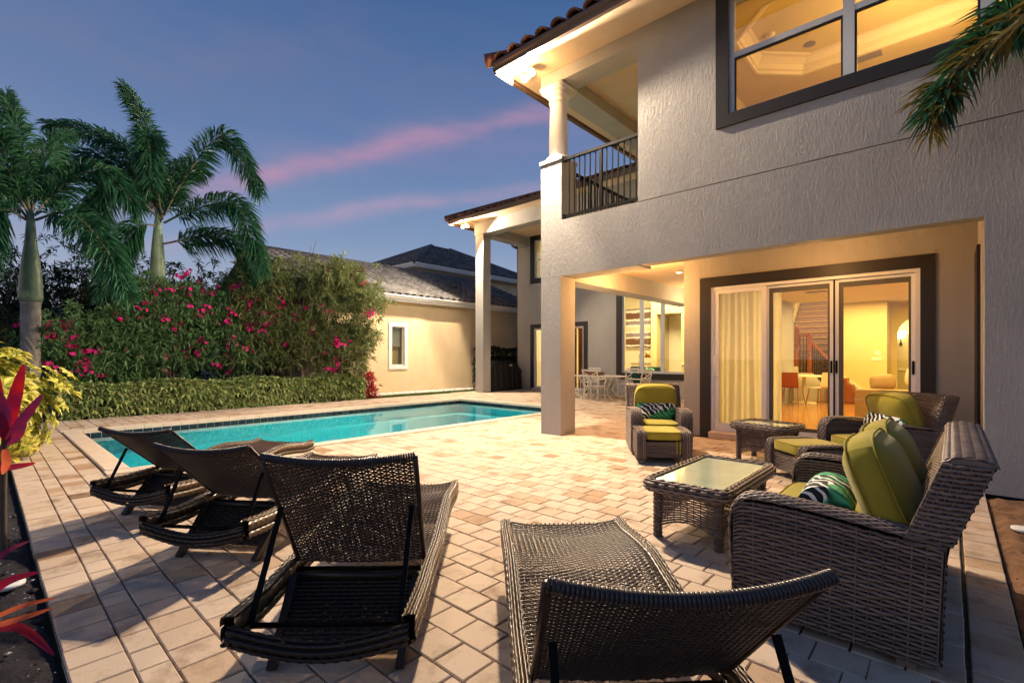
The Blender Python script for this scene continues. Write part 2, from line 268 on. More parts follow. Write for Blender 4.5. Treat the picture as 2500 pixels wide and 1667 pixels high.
        if stake:
            vv=np.linspace(0,1,nv*1+1); us=(np.arange(nu+1))/nu; U2,V2=np.meshgrid(us,vv,indexing='ij'); p=pos(U2,V2)
            du=pos(np.clip(U2+e,0,1),V2)-pos(np.clip(U2-e,0,1),V2); dv=pos(U2,np.clip(V2+e,0,1))-pos(U2,np.clip(V2-e,0,1)); du/=np.linalg.norm(du,axis=-1)[...,None]+1e-12
            n2=np.cross(du,dv); n2/=np.linalg.norm(n2,axis=-1)[...,None]+1e-12
            ws=.0045; r2=np.stack([p+du*ws,p+n2*.002,p-du*ws,p-n2*.002],axis=2); a=len(us); b_=len(vv); idx=np.arange(a*b_*4).reshape(a,b_,4); fs=[]
            for k in range(4):
                k2=(k+1)%4; fs.append(np.stack([idx[:,:-1,k],idx[:,1:,k],idx[:,1:,k2],idx[:,:-1,k2]],-1).reshape(-1,4))
            s.add(r2.reshape(-1,3),np.concatenate(fs))
        return s
    def pillow(s,sx,sy,sz,n=10,e=5.0,bulge=.18,c=(0,0,0)):
        a=np.linspace(-1,1,n+1); vs=[];fs=[];b=0
        for ax in range(3):
            for sg in(-1,1):
                A,B=np.meshgrid(a,a,indexing='ij'); Cc=np.full_like(A,sg); q=[None]*3; q[ax]=Cc; q[(ax+1)%3]=A; q[(ax+2)%3]=B
                p=np.stack(q,-1); l=(np.abs(p)**e).sum(-1)**(1/e); p=p/l[...,None]
                edge=np.maximum(np.abs(p[...,0]),np.abs(p[...,1])); p[...,2]*=1-bulge*edge**3
                p=p*np.array([sx,sy,sz])/2+np.array(c); vs.append(p.reshape(-1,3))
                for i in range(n):
                    for j in range(n):
                        k=b+i*(n+1)+j; q4=(k,k+n+1,k+n+2,k+1); fs.append(q4 if sg>0 else q4[::-1])
                b+=(n+1)**2
        return s.add(np.concatenate(vs),fs)
    def xf(s,M):
        M=np.array(M); 
        s.v=[v@M[:3,:3].T+M[:3,3] for v in s.v]; return s
    def mesh(s,name,material,smooth=False):
        me=bpy.data.meshes.new(name); v=np.concatenate(s.v) if s.v else np.zeros((0,3)); me.from_pydata(v.tolist(),[],s.f); me.materials.append(MATS[material])
        if smooth: me.polygons.foreach_set('use_smooth',[True]*len(me.polygons))
        me.update(); return me
    def build(s,name,material,parent=None,smooth=False,world=False,bevel=0):
        o=bpy.data.objects.new(name,s.mesh(name,material,smooth)); COL.objects.link(o)
        if parent:
            o.parent=parent
            if world:
                base=parent
                off=Vector((0,0,0))
                while base: off+=base.location; base=base.parent
                o.location=-off
        if bevel:
            md=o.modifiers.new('b','BEVEL'); md.width=bevel; md.segments=2; md.limit_method='ANGLE'
        return o
def thing(name,label,cat,loc=(0,0,0),rz=0,group=None):
    o=bpy.data.objects.new(name,None); COL.objects.link(o); o.empty_display_size=.1; o.location=loc; o.rotation_euler=(0,0,rz); return tag(o,label,cat,group)
def tag(o,label,cat,group=None):
    o['label']=label; o['category']=cat
    if group: o['group']=group
    return o
def struct(o): o['kind']='structure'; return o
def inst(me,name,parent=None,loc=(0,0,0),rot=(0,0,0),sc=(1,1,1)):
    o=bpy.data.objects.new(name,me); COL.objects.link(o); o.location=loc; o.rotation_euler=rot; o.scale=sc
    if parent: o.parent=parent
    return o
def copy_tree(o,parent=None):
    c=o.copy(); COL.objects.link(c); c.parent=parent
    for ch in [x for x in COL.objects if x.parent==o]: copy_tree(ch,c)
    return c
def W(o,root):   # keep a world-space mesh in place under a root that is moved but not turned
    return o
def smooth_curve(pts,n=24):
    pts=np.asarray(pts,float); k=len(pts); out=[]
    for i in range(k-1):
        p0=pts[max(i-1,0)];p1=pts[i];p2=pts[i+1];p3=pts[min(i+2,k-1)]
        for t in np.linspace(0,1,n,endpoint=(i==k-2)):
            out.append(.5*((2*p1)+(-p0+p2)*t+(2*p0-5*p1+4*p2-p3)*t*t+(-p0+3*p1-3*p2+p3)*t**3))
    return np.array(out)
def lerpf(xs,ys): 
    c=smooth_curve(list(zip(xs,ys)),12); return lambda x: np.interp(x,c[:,0],c[:,1])
# ------------------------------------------------------------ strengths of the lamps that show lit in the photograph
LAMP_A=7800; LAMP_B=6500; LOGGIA=170; ROOM_A=330; ROOM_B=560; UPPER=190
# loungers: head-end centre on the ground, direction head to foot, backrest angle, label
LG=[((-4.89,.81),(-.54,.84),39,'farthest wicker lounger, its foot end reaching towards the pool corner'),
    ((-3.52,.90),(-.577,.816),41,'second wicker lounger from the pool corner, behind the upright one'),
    ((-1.83,.89),(-.69,.72),59,'wicker lounger with the steepest backrest in the middle foreground'),
    ((-.35,1.01),(-.71,.70),48,'wicker lounger in the right foreground beside the loveseat')]
# ============================================================ ground, patio, pool
PXI0,PXI1,PYI0,PYI1=-11.8,-7.35,1.22,10.47     # water basin
CW=.25
m=MB()
for a in ((-300,PXI0-.2,-300,300),(PXI1+.2,300,-300,300),(PXI0-.2,PXI1+.2,-300,PYI0-.2),(PXI0-.2,PXI1+.2,PYI1+.2,300)):
    m.quad((a[0],a[2],-.07),(a[1],a[2],-.07),(a[1],a[3],-.07),(a[0],a[3],-.07))
struct(m.build('ground','ground'))
m=MB()
for a in ((-14.2,PXI0-.1,.25,15.5),(PXI1+.1,.25,.25,15.5),(PXI0-.1,PXI1+.1,.25,PYI0-.1),(PXI0-.1,PXI1+.1,PYI1+.1,15.5)):
    m.quad((a[0],a[2],-.016),(a[1],a[2],-.016),(a[1],a[3],-.016),(a[0],a[3],-.016))
patio=struct(m.build('patio','bed'))
def paver_mb(w,d,h=.05,c=.005):
    m=MB(); x,y=w/2,d/2
    m.add([(-x,-y,-h),(x,-y,-h),(x,y,-h),(-x,y,-h),(-x,-y,-c),(x,-y,-c),(x,y,-c),(-x,y,-c),(-x+c,-y+c,0),(x-c,-y+c,0),(x-c,y-c,0),(-x+c,y-c,0)],
      [(8,9,10,11),(0,1,5,4),(1,2,6,5),(2,3,7,6),(3,0,4,7),(4,5,9,8),(5,6,10,9),(6,7,11,10),(7,4,8,11)]); return m
rows=[.25,.45,.575,.775,.97]+[.97+.1912*i for i in range(1,52)]
while rows[-1]<15.4: rows.append(rows[-1]+.1912)
pav=[]
for i in range(len(rows)-1):
    y0,y1=rows[i],rows[i+1]; yc=(y0+y1)/2
    x1=.05 if yc<8.3 else -3.5
    if 6.72<yc: x1=min(x1,.22)
    x0=-13.95 if yc<12 else -14.15
    iv=[(x0,x1)]
    if PYI0-CW<yc<PYI1+CW: iv=[(x0,PXI0-CW),(PXI1+CW,x1)]
    st=.205
    for a,b in iv:
        x=b-(st if i%2 else st*.5)*(.98 if i<4 else 1)+ (rng.random()-.5)*.02; e=b
        while e>a+.03:
            x=max(x,a)
            pav.append(((x+e)/2,yc,e-x,y1-y0)); e=x; x=e-st*(1+ (rng.random()-.5)*(.2 if i<3 else .06))
y=.25
while y<6.68:                                         # soldier course along the right edge
    d=.203; pav.append((.158,y+d/2,.19,min(d,6.69-y))); y+=d
def vis_score(p):
    v=np.array([p[0],p[1],-HC]); z=v@fwv
    if z<.5: return 0
    px=1250+FPX*(v@rtv)/z; py=HZ+FPX*HC/z
    if not(-40<px<2540 and py<1700): return 0
    return p[2]*p[3]/z**3
order=sorted(pav,key=vis_score,reverse=True)
unit=paver_mb(1,1).mesh('paver','paver')
pm={}
def jit(): return (rng.random()-.5)
big,rest=order[:300],order[300:]
for (x,y,w_,d_) in big:
    key=(round(w_,2),round(d_,2))
    if key not in pm: pm[key]=paver_mb(w_-.007,d_-.007).mesh('paver','paver')
    inst(pm[key],'paver',patio,(x,y,jit()*.005),(jit()*.012,jit()*.012,jit()*.012))
m=MB()
for (x,y,w_,d_) in rest:
    q=paver_mb(w_-.007,d_-.007); v=q.v[0]+np.array([x,y,jit()*.004]); v[:,2]+=(v[:,0]-x)*jit()*.012+(v[:,1]-y)*jit()*.012; m.add(v,q.f)
o=m.build('paver_field','paver',patio); o['kind']='stuff'
# pool
pool=struct(thing('pool','','',(0,0,0))); del pool['label']; del pool['category']
D=-1.45; m=MB()
a,b,c,d=PXI0,PXI1,PYI0,PYI1
m.quad((a,c,D),(b,c,D),(b,d,D),(a,d,D)); m.quad((a,c,D),(a,c,-.14),(b,c,-.14),(b,c,D)); m.quad((a,d,D),(b,d,D),(b,d,-.14),(a,d,-.14)); m.quad((a,c,D),(a,d,D),(a,d,-.14),(a,c,-.14)); m.quad((b,c,D),(b,c,-.14),(b,d,-.14),(b,d,D))
m.box(a+.002,a+.42,c+.002,d-.002,D+.001,-.42); m.box(a+.42,b-.002,d-.45,d-.002,D+.001,-.42)
m.box(b-1.5,b-.004,d-.85,d-.452,D+.001,-.7); m.box(b-1.5,b-.004,d-1.2,d-.852,D+.001,-.98)
m.build('basin','pool_plaster',pool)
m=MB(); k=0
for (p,q) in (((a,c),(b,c)),((b,c),(b,d)),((b,d),(a,d)),((a,d),(a,c))):
    L=math.hypot(q[0]-p[0],q[1]-p[1]); n=int(L/.155); ux,uy=(q[0]-p[0])/L,(q[1]-p[1])/L; nx,ny=-uy,ux
    for i in range(n):
        s0,s1=L*i/n+.003,L*(i+1)/n-.003
        pts=[(p[0]+ux*s+nx*t,p[1]+uy*s+ny*t) for s,t in((s0,0),(s1,0),(s1,.008),(s0,.008))]
        m.prism(pts,'z',-.165,-.02)
o=m.build('waterline_tile','pool_tile',pool); o['kind']='stuff'
wtr=MB().grid(lambda u,v:(a+.009+(b-a-.018)*u,c+.009+(d-c-.018)*v,-.10+0*u),60,120).build('water','water',pool,True)
prof=[(0,-.05),(.005,.003),(.02,.016),(.05,.02),(CW-.01,.02),(CW,.012),(CW,-.05)]
def coping(p,q,nx,ny,n):
    L=math.hypot(q[0]-p[0],q[1]-p[1]); ux,uy=(q[0]-p[0])/L,(q[1]-p[1])/L
    for i in range(n):
        s0,s1=L*i/n+.0035,L*(i+1)/n-.0035; vs=[]
        for s in(s0,s1):
            for t,z in prof: vs.append((p[0]+ux*s+nx*t,p[1]+uy*s+ny*t,z))
        k=len(prof); MB().add(vs,[tuple(range(k)),tuple(range(2*k-1,k-1,-1))]+[(j,j+k,j+1+k,j+1) for j in range(k-1)]).build('coping_stone','coping',pool)
coping((b-.02,c-CW),(b-.02,d+CW),1,0,32); coping((a+.02,d+CW),(a+.02,c-CW),-1,0,32); coping((b-.02,c+.02),(a+.02,c+.02),0,-1,15); coping((a+.02,d-.02),(b-.02,d-.02),0,1,15)
# flower beds, lawn, gravel
def patch(name,matn,x0,x1,y0,y1,z,amp,nx,ny,sc=3.):
    U=nrg.random((nx+1,ny+1))
    def P(u,v):
        h=U*amp; h[0,:]=h[-1,:]=0; h[:,0]=h[:,-1]=0
        return x0+(x1-x0)*u,y0+(y1-y0)*v,z+h
    return struct(MB().grid(P,nx,ny).build(name,matn,None,True))
patch('flower_bed','soil',-14,1.2,-4,.235,-.055,.05,150,50)
patch('dry_flower_bed','soil_dry',.262,3.5,-.5,6.69,-.04,.05,50,90)
patch('hedge_bed','soil',-17,-13.97,-6,8.4,-.05,.05,20,60)
patch('lawn','lawn',-15.0,-13.97,8.4,16,-.03,.01,10,60)
patch('gravel_strip','gravel',-16.0,-15.0,8.4,18,-.035,.02,10,60)
def scatter(name,matn,n,x0,x1,y0,y1,z,s0,s1,kind='stuff',flat=.5):
    m=MB()
    for i in range(n):
        x=x0+(x1-x0)*rng.random(); y=y0+(y1-y0)*rng.random(); s=s0+(s1-s0)*rng.random()**2; t=rng.random()*6.28; c_,s_=math.cos(t),math.sin(t); e=.5+rng.random()*.5
        pts=[(s,0,0),(-s,0,0),(0,s*e,0),(0,-s*e,0),(0,0,s*flat),(0,0,-s*flat)]
        m.add([(x+px*c_-py*s_,y+px*s_+py*c_,z+pz) for px,py,pz in pts],[(0,2,4),(2,1,4),(1,3,4),(3,0,4),(2,0,5),(1,2,5),(3,1,5),(0,3,5)])
    o=m.build(name,matn); o['kind']=kind; return o
o=scatter('mulch_chips','chips',900,-6,0,-1.2,.22,-.02,.004,.016); o['label']='pale stone chips scattered over the dark flower bed soil'; o['category']='chips'
o=scatter('bed_clods','soil_dry',700,.3,2.6,1.5,6.6,-.01,.01,.045); o['label']='clods of dry brown soil in the bed beside the house wall'; o['category']='soil clods'
o=scatter('mulch_clods','soil',1500,-6,0,-1.2,.21,-.025,.01,.04); o['label']='dark lumps of mulch in the bed along the patio edge'; o['category']='mulch'
o=scatter('gravel_stones','gravel',2600,-15.95,-15.0,8.4,17.5,0,.02,.05); o['label']='white pebble strip along the foot of the neighbouring cream wall'; o['category']='gravel'
o=scatter('fallen_petals','petal',70,-13.9,-12.1,1.3,7,.006,.012,.028,flat=.12); o['label']='fallen pink petals on the paving by the hedge'; o['category']='petals'
m=MB()
for i in range(9000):
    x=-15.0+1.0*rng.random(); y=8.4+7.4*rng.random(); t=rng.random()*6.28; h=.03+.04*rng.random(); w_=.004
    m.add([(x-w_*math.cos(t),y-w_*math.sin(t),-.03),(x+w_*math.cos(t),y+w_*math.sin(t),-.03),(x+.02*math.sin(t),y+.02*math.cos(t),h-.02)],[(0,1,2)])
o=m.build('grass','grass_blade'); o['kind']='stuff'; o['label']='narrow strip of short green lawn beside the pebbles'; o['category']='grass'
# ============================================================ the house
house=thing('house','two storey grey stucco villa with balcony, loggia and lit rooms','house',(-3,8,0))
def part(m,name,mt,parent=None,smooth=False,bevel=0): return m.build(name,mt,parent or house,smooth,True,bevel)
def wall(m,x0,x1,y0,y1,z0,z1,holes=()):
    xs=sorted({x0,x1,*[h[0] for h in holes],*[h[1] for h in holes]}); xs=[x for x in xs if x0<=x<=x1]
    for i in range(len(xs)-1):
        xa,xb=xs[i],xs[i+1]; hs=sorted([(h[2],h[3]) for h in holes if h[0]<=xa+1e-6 and h[1]>=xb-1e-6]); z=z0
        for h0,h1 in hs:
            if h0>z: m.box(xa,xb,y0,y1,z,h0)
            z=h1
        if z<z1: m.box(xa,xb,y0,y1,z,z1)
    return m
YF=6.7
WX0,WX1,WZ0,WZ1=-2.19,1.35,4.58,6.12      # upper window opening
m=MB(); m.box(-5.39,-3.51,YF,YF+.43,2.74,3.70); wall(m,-3.51,4,YF,YF+.22,2.75,3.694); m.box(.245,4,YF,YF+.22,0,2.75); part(m,'lower_facade','stucco')
m=MB(); wall(m,-3.51,4,YF,YF+.22,3.706,6.31,[(WX0,WX1,WZ0,WZ1)]); part(m,'upper_facade','stucco')
part(MB().box(-3.51,4,YF+.012,YF+.2,3.694,3.706),'control_joint','gutter_brown')
part(MB().box(-5.39,-4.96,YF+.001,YF+.43,-.06,2.74),'column','stucco')
part(MB().box(-5.39,-4.94,YF,YF+.43,3.70,4.74).box(-5.41,-4.92,YF-.02,YF+.45,4.74,4.80),'pedestal','stucco')
cx,cyy=-5.165,YF+.215
part(MB().lathe([(.215,4.80),(.22,4.83),(.21,4.86),(.185,4.875),(.165,4.90),(.165,5.2),(.148,5.80),(.148,5.82),(.17,5.835),(.17,5.86),(.15,5.875),(.15,5.91),(.185,5.94),(.21,5.99)],(cx,cyy,0),32).box(cx-.215,cx+.215,cyy-.214,cyy+.214,5.99,6.04).box(cx-.24,cx+.24,cyy-.235,cyy+.235,6.04,6.099),'balcony_column','fascia_white',None,True)
for f in bpy.context.scene.collection.objects[-1:]: pass
m=MB(); m.box(-5.39,-3.51,YF+.001,YF+.43,6.10,6.31); m.box(-5.389,-4.96,YF+.431,14,6.102,6.31); m.box(-5.389,-4.96,YF+.431,12.6,2.70,3.70); part(m,'beam','stucco')
part(MB().box(-4.96,-3.51,YF+.43,8.358,3.05,3.66).box(-4.96,-3.49,8.358,14,3.05,3.66).box(-3.51,.24,YF+.22,8.358,3.05,3.66),'loggia_ceiling','soffit')
m=MB(); m.box(-5.78,4,6.02,YF,6.312,6.34); m.box(-5.78,-5.39,YF,14.4,6.312,6.34); m.box(-4.96,-3.52,YF+.43,14,6.313,6.34); part(m,'soffit','soffit')
# side wall of the loggia and the wall with the sliding doors
YD=8.36; DX0,DX1,DZ0,DZ1=-3.02,-.30,.11,2.53
m=MB(); wall(m,-3.49,.245,YD,YD+.18,0,3.05,[(DX0,DX1,0,DZ1)]); m.box(.245,.45,YF+.22,YD+.18,0,3.05); m.box(-3.49,-3.3,YD+.18,15.5,0,3.7); part(m,'loggia_wall','stucco')
m=MB(); m.box(-3.2,DX0,YD-.03,YD,0,2.70); m.box(DX1,-.15,YD-.03,YD,0,2.70); m.box(DX0,DX1,YD-.03,YD,DZ1,2.70); part(m,'door_trim','trim_dark')
part(MB().box(.215,.245,7.55,8.30,0,2.62),'side_trim','trim_dark')
part(MB().box(DX0,DX1,YD-.14,YD+.17,0,.105),'door_step','coping',None,False,.008)
sd_=thing('sliding_door','','',(0,0,0)); del sd_['label']; del sd_['category']; sd_.parent=house; sd_.location=-house.location
def sp(m,n,mt,smooth=False): return m.build(n,mt,sd_,smooth)
m=MB(); yf=YD-.012
m.box(DX0,DX0+.05,yf,YD+.14,DZ0,DZ1); m.box(DX1-.05,DX1,yf,YD+.14,DZ0,DZ1); m.box(DX0+.05,DX1-.05,yf,YD+.14,DZ1-.045,DZ1); m.box(DX0+.05,DX1-.05,yf,YD+.14,DZ0,DZ0+.03); sp(m,'frame','alu_white')
def leaf(x0,x1,y,fr,mt,mt2=None):
    m=MB(); z0,z1=DZ0+.032,DZ1-.047
    m.box(x0,x0+fr,y,y+.04,z0,z1); m.box(x1-fr,x1,y,y+.04,z0,z1); m.box(x0+fr,x1-fr,y,y+.04,z1-fr,z1); m.box(x0+fr,x1-fr,y,y+.04,z0,z0+fr*1.6); sp(m,'leaf_frame',mt)
    if mt2:
        m=MB(); a0,a1,b0,b1=x0+fr,x1-fr,z0+fr*1.6,z1-fr; k=.055
        m.box(a0,a0+k,y+.012,y+.035,b0,b1); m.box(a1-k*.5,a1,y+.012,y+.035,b0,b1); m.box(a0+k,a1-k*.5,y+.012,y+.035,b1-k*1.3,b1); m.box(a0+k,a1-k*.5,y+.012,y+.035,b0,b0+k); sp(m,'inner_frame',mt2)
    sp(MB().box(x0+fr,x1-fr,y+.018,y+.024,z0+fr*1.6,z1-fr),'pane','glass')
leaf(-2.968,-2.16,YD+.0,.07,'alu_white'); leaf(-2.18,-1.275,YD+.045,.045,'alu_white','screen_grey'); leaf(-1.255,-.352,YD+.045,.045,'alu_white','screen_grey')
sp(MB().box(-1.275,-1.255,YD+.03,YD+.12,DZ0+.035,DZ1-.05),'meeting_gap','black_metal')
sp(MB().tube([(-2.935,YD-.01,1.02),(-2.935,YD-.055,1.04),(-2.935,YD-.055,1.36),(-2.935,YD-.01,1.38)],.011),'handle','alu_white',True)
for x in (-1.30,-1.235,-.375): sp(MB().box(x-.012,x+.012,YD+.02,YD+.044,1.12,1.30),'lock','black_metal')
# upper window
uw=thing('upper_window','','',(0,0,0)); del uw['label']; del uw['category']; uw.parent=house; uw.location=-house.location
def up(m,n,mt): return m.build(n,mt,uw)
m=MB(); t=.16; m.box(WX0-t,WX0,YF-.03,YF,WZ0-t,6.3); m.box(WX1,WX1+t,YF-.03,YF,WZ0-t,6.3); m.box(WX0,WX1,YF-.03,YF,WZ0-t,WZ0); m.box(WX0,WX1,YF-.03,YF,WZ1,6.3); up(m,'trim','trim_dark')
m=MB(); fr=.055; y0,y1=YF+.05,YF+.12
m.box(WX0,WX0+fr,y0,y1,WZ0,WZ1); m.box(WX1-fr,WX1,y0,y1,WZ0,WZ1); m.box(WX0+fr,WX1-fr,y0,y1,WZ0,WZ0+.04); m.box(WX0+fr,WX1-fr,y0,y1,WZ1-.04,WZ1); up(m,'frame','alu')
TZ=5.33; xs=[WX0+fr,-.93,.22,WX1-fr]
for x in(-.93,.22): up(MB().box(x,x+.11,y0-.005,y1,WZ0+.04,WZ1-.04),'mullion','alu')
for i in range(3):
    xa=xs[i]+(.11 if i else 0); xb=xs[i+1]; up(MB().box(xa,xb,y0-.003,y1,TZ,TZ+.07),'transom','alu')
    up(MB().box(xa,xb,y0+.03,y0+.036,WZ0+.04,TZ),'pane','glass'); up(MB().box(xa,xb,y0+.03,y0+.036,TZ+.07,WZ1-.04),'pane','glass')
    m=MB(); k=.022; m.box(xa,xa+k,y0+.01,y0+.028,WZ0+.04,TZ); m.box(xb-k,xb,y0+.01,y0+.028,WZ0+.04,TZ); m.box(xa+k,xb-k,y0+.01,y0+.028,TZ-k*1.3,TZ); up(m,'sash','trim_dark')
# balcony railing
rl=thing('railing','','',(0,0,0)); del rl['label']; del rl['category']; rl.parent=house; rl.location=-house.location
yr=YF+.06; part_=lambda m,n:m.build(n,'black_metal',rl)
part_(MB().box(-4.88,-3.52,yr-.025,yr+.025,4.72,4.765),'top_rail'); part_(MB().box(-4.9,-3.52,yr-.018,yr+.018,3.75,3.785),'bottom_rail')
part_(MB().box(-4.93,-4.88,yr-.03,yr+.03,4.70,4.785),'bracket'); part_(MB().box(-4.93,-4.9,yr-.03,yr+.03,3.73,3.80),'bracket')
bal=MB().box(-.009,.009,-.009,.009,3.785,4.72).mesh('baluster','black_metal')
for i in range(13):
    x=-4.82+i*.1045
    if i==6: part_(MB().box(x-.025,x+.025,yr-.02,yr+.02,3.785,4.72),'post')
    else: inst(bal,'baluster',rl,(x,yr,0))
xr=-5.17
part_(MB().box(xr-.025,xr+.025,7.2,12.4,4.72,4.765),'top_rail'); part_(MB().box(xr-.018,xr+.018,7.2,12.4,3.75,3.785),'bottom_rail')
for i in range(49): inst(bal,'baluster',rl,(xr,7.25+i*.1055,0))
part(MB().box(-5.39,-3.5,YF+.43,14,3.662,3.70),'balcony_floor','coping')
# roof of the front block: slabs, gutter, curved clay tiles along the eave
roof=part(MB().add([(-5.80,6.0,6.37),(4,6.0,6.37),(4,10,7.95),(-1.80,10,7.95),(-5.80,14.4,6.37),(-1.8,12,7.95)],[(0,1,2,3),(0,3,5,4)]),'roof','clay_tile')
def gutter(pts,out,h=.14,w_=.12,z=6.25,name='gutter',mt='gutter_brown',par=None,world=True):
    # ogee gutter along a straight run pts[0]->pts[1]; out = outward direction (x, y)
    pr=[(0,0),(w_*.55,0),(w_*.62,h*.3),(w_*.9,h*.55),(w_,h*.8),(w_,h),(w_*.92,h),(w_*.86,h*.78),(0,h)]
    vs=[]
    for p in pts:
        for t,zz in pr: vs.append((p[0]+out[0]*t,p[1]+out[1]*t,z+zz))
    k=len(pr); m=MB().add(vs,[tuple(range(k)),tuple(range(2*k-1,k-1,-1))]+[(j,j+k,(j+1)%k+k,(j+1)%k) for j in range(k)])
    o=m.build(name,mt,par,False,world); return o
gutter([(-5.80,6.02),(4,6.02)],(0,-1),par=house); gutter([(-5.80,14.4),(-5.80,6.02)],(-1,0),par=house)
def arch_tile(w_=.24,L=.42,h=.085,th=.016,seg=10,taper=.86):
    m=MB(); vs=[]
    for e,(y,s) in enumerate(((0,1),(L,taper))):
        for r in (0,1):
            for k in range(seg+1):
                a=math.pi*k/seg; ww=(w_/2-(th if r else 0))*s; hh=(h-(th if r else 0))*s; vs.append((ww*math.cos(a),y,hh*math.sin(a)))
    n=seg+1; f=[]
    for k in range(seg):
        f+=[(k,k+1,2*n+k+1,2*n+k),(n+k+1,n+k,3*n+k,3*n+k+1),(k+1,k,n+k,n+k+1),(2*n+k,2*n+k+1,3*n+k+1,3*n+k)]
    return m.add(vs,f)
tile=arch_tile().mesh('roof_tile','clay_tile',True)
sl=math.atan(1.58/4)
def tile_row(x0,n,y,z,dx=.30,rows=2,par=None,rz=0,dirx=(1,0),diry=(0,1)):
    for r in range(rows):
        for i in range(n):
            s=i*dx; d=r*.36
            p=Vector((x0+dirx[0]*s+diry[0]*d*math.cos(sl),y+dirx[1]*s+diry[1]*d*math.cos(sl),z+d*math.sin(sl)+r*.012))
            inst(tile,'roof_tile',par,p+Vector((jit()*.01,0,jit()*.006)),(sl+jit()*.02,jit()*.03,rz))
rl_=thing('eave_tiles','','',(0,0,0)); del rl_['label']; del rl_['category']; rl_.parent=house; rl_.location=-house.location
tile_row(-5.62,30,5.86,6.385,.30,2,rl_)
tile_row(-5.95,26,14.2,6.385,.30,2,rl_,-math.pi/2,(0,-1),(1,0))
MB().tube(smooth_curve([(-5.95,5.86,6.45),(-5.3,6.5,6.66),(-3.9,7.9,7.22),(-1.9,9.9,8.0)],6),.11,10).build('hip_ridge','clay_tile',rl_,True)
# ---------------- rear wing
YR=15.56; RW0=-13.8
RD=(-12.9,-10.42,.08,2.55); BW=(-8.79,-6.35,.79,4.15); UW=(-12.88,-11.2,4.62,6.2)
m=MB(); wall(m,RW0,-3.5,YR,YR+.2,0,6.55,[RD,BW,UW]); m.box(RW0,RW0+.2,YR+.2,21,0,6.55); part(m,'rear_wall','stucco')
part(MB().box(-13.62,-13.2,12.9,13.3,-.06,6.06),'rear_column','stucco')
m=MB(); m.box(-13.66,-5.4,12.88,13.32,6.06,6.55); m.box(-13.66,-13.2,13.32,YR,6.062,6.55); part(m,'rear_beam','stucco')
part(MB().box(-13.2,-5.4,13.32,YR,6.40,6.54),'porch_ceiling','soffit')
part(MB().box(-14.3,-5.4,12.2,12.88,6.552,6.58).box(-14.3,-13.66,12.88,21,6.552,6.58),'rear_soffit','soffit')
part(MB().add([(-14.32,12.18,6.60),(-4,12.18,6.60),(-4,16.6,8.4),(-9.9,16.6,8.4),(-14.32,21,6.60)],[(0,1,2,3),(0,3,4)]),'rear_roof','clay_tile')
gutter([(-14.32,12.2),(-5.5,12.2)],(0,-1),z=6.46,par=house); gutter([(-14.32,21),(-14.32,12.2)],(-1,0),z=6.46,par=house)
tile_row(-14.2,30,12.06,6.60,.30,2,rl_); tile_row(-14.46,26,20,6.60,.30,2,rl_,-math.pi/2,(0,-1),(1,0))
MB().tube([(-14.45,12.05,6.67),(-13.4,13.1,7.1),(-9.9,16.6,8.5)],.11,10).build('hip_ridge','clay_tile',rl_,True)
def win_trim(h,t,name='window_trim',bottom=True,y=YR):
    m=MB(); x0,x1,z0,z1=h
    zb=z0-t if bottom else 0
    m.box(x0-t,x0,y-.03,y,zb,z1+t); m.box(x1,x1+t,y-.03,y,zb,z1+t); m.box(x0,x1,y-.03,y,z1,z1+t)
    if bottom: m.box(x0,x1,y-.03,y,zb,z0)
    return part(m,name,'trim_dark')
win_trim(RD,.17,'rear_door_trim',False); win_trim(BW,.21); win_trim(UW,.2)
def frame_win(h,ms,name,tz=None,fr=.06,mt='alu'):
    x0,x1,z0,z1=h; root=thing(name,'','',(0,0,0)); del root['label']; del root['category']; root.parent=house; root.location=-house.location
    m=MB(); y0,y1=YR+.04,YR+.1
    m.box(x0,x0+fr,y0,y1,z0,z1); m.box(x1-fr,x1,y0,y1,z0,z1); m.box(x0+fr,x1-fr,y0,y1,z0,z0+fr); m.box(x0+fr,x1-fr,y0,y1,z1-fr,z1); m.build('frame',mt,root)
    xs=[x0+fr]+ms+[x1-fr]
    for x in ms: MB().box(x-fr*.9,x+fr*.9,y0-.004,y1,z0+fr,z1-fr).build('mullion',mt,root)
    for i in range(len(xs)-1): MB().box(xs[i]+(fr*.9 if i else 0),xs[i+1]-(fr*.9 if i<len(ms) else 0),y0+.025,y0+.031,z0+fr,z1-fr).build('pane','glass',root)
    if tz: MB().box(x0+fr,x1-fr,y0-.003,y1,tz-.03,tz+.03).build('transom',mt,root)
    return root
frame_win(BW,[-8.03,-7.26],'rear_picture_window',None,.075); frame_win(UW,[-12.0],'rear_upper_window',5.4,.05); frame_win(RD,[-11.66],'rear_sliding_door',None,.07,'alu_white')
part(MB().box(RD[0]-.05,RD[1]+.05,YR-.12,YR-.001,0,.078),'door_step','coping')
part(MB().tube(smooth_curve([(-13.95,YR-.3,6.45),(-13.95,YR-.2,6.15),(-13.92,YR+.02,6.05),(-13.9,YR+.12,5.9),(-13.9,YR+.12,.1)],6),.045,8),'downspout','gutter_brown',None,True)
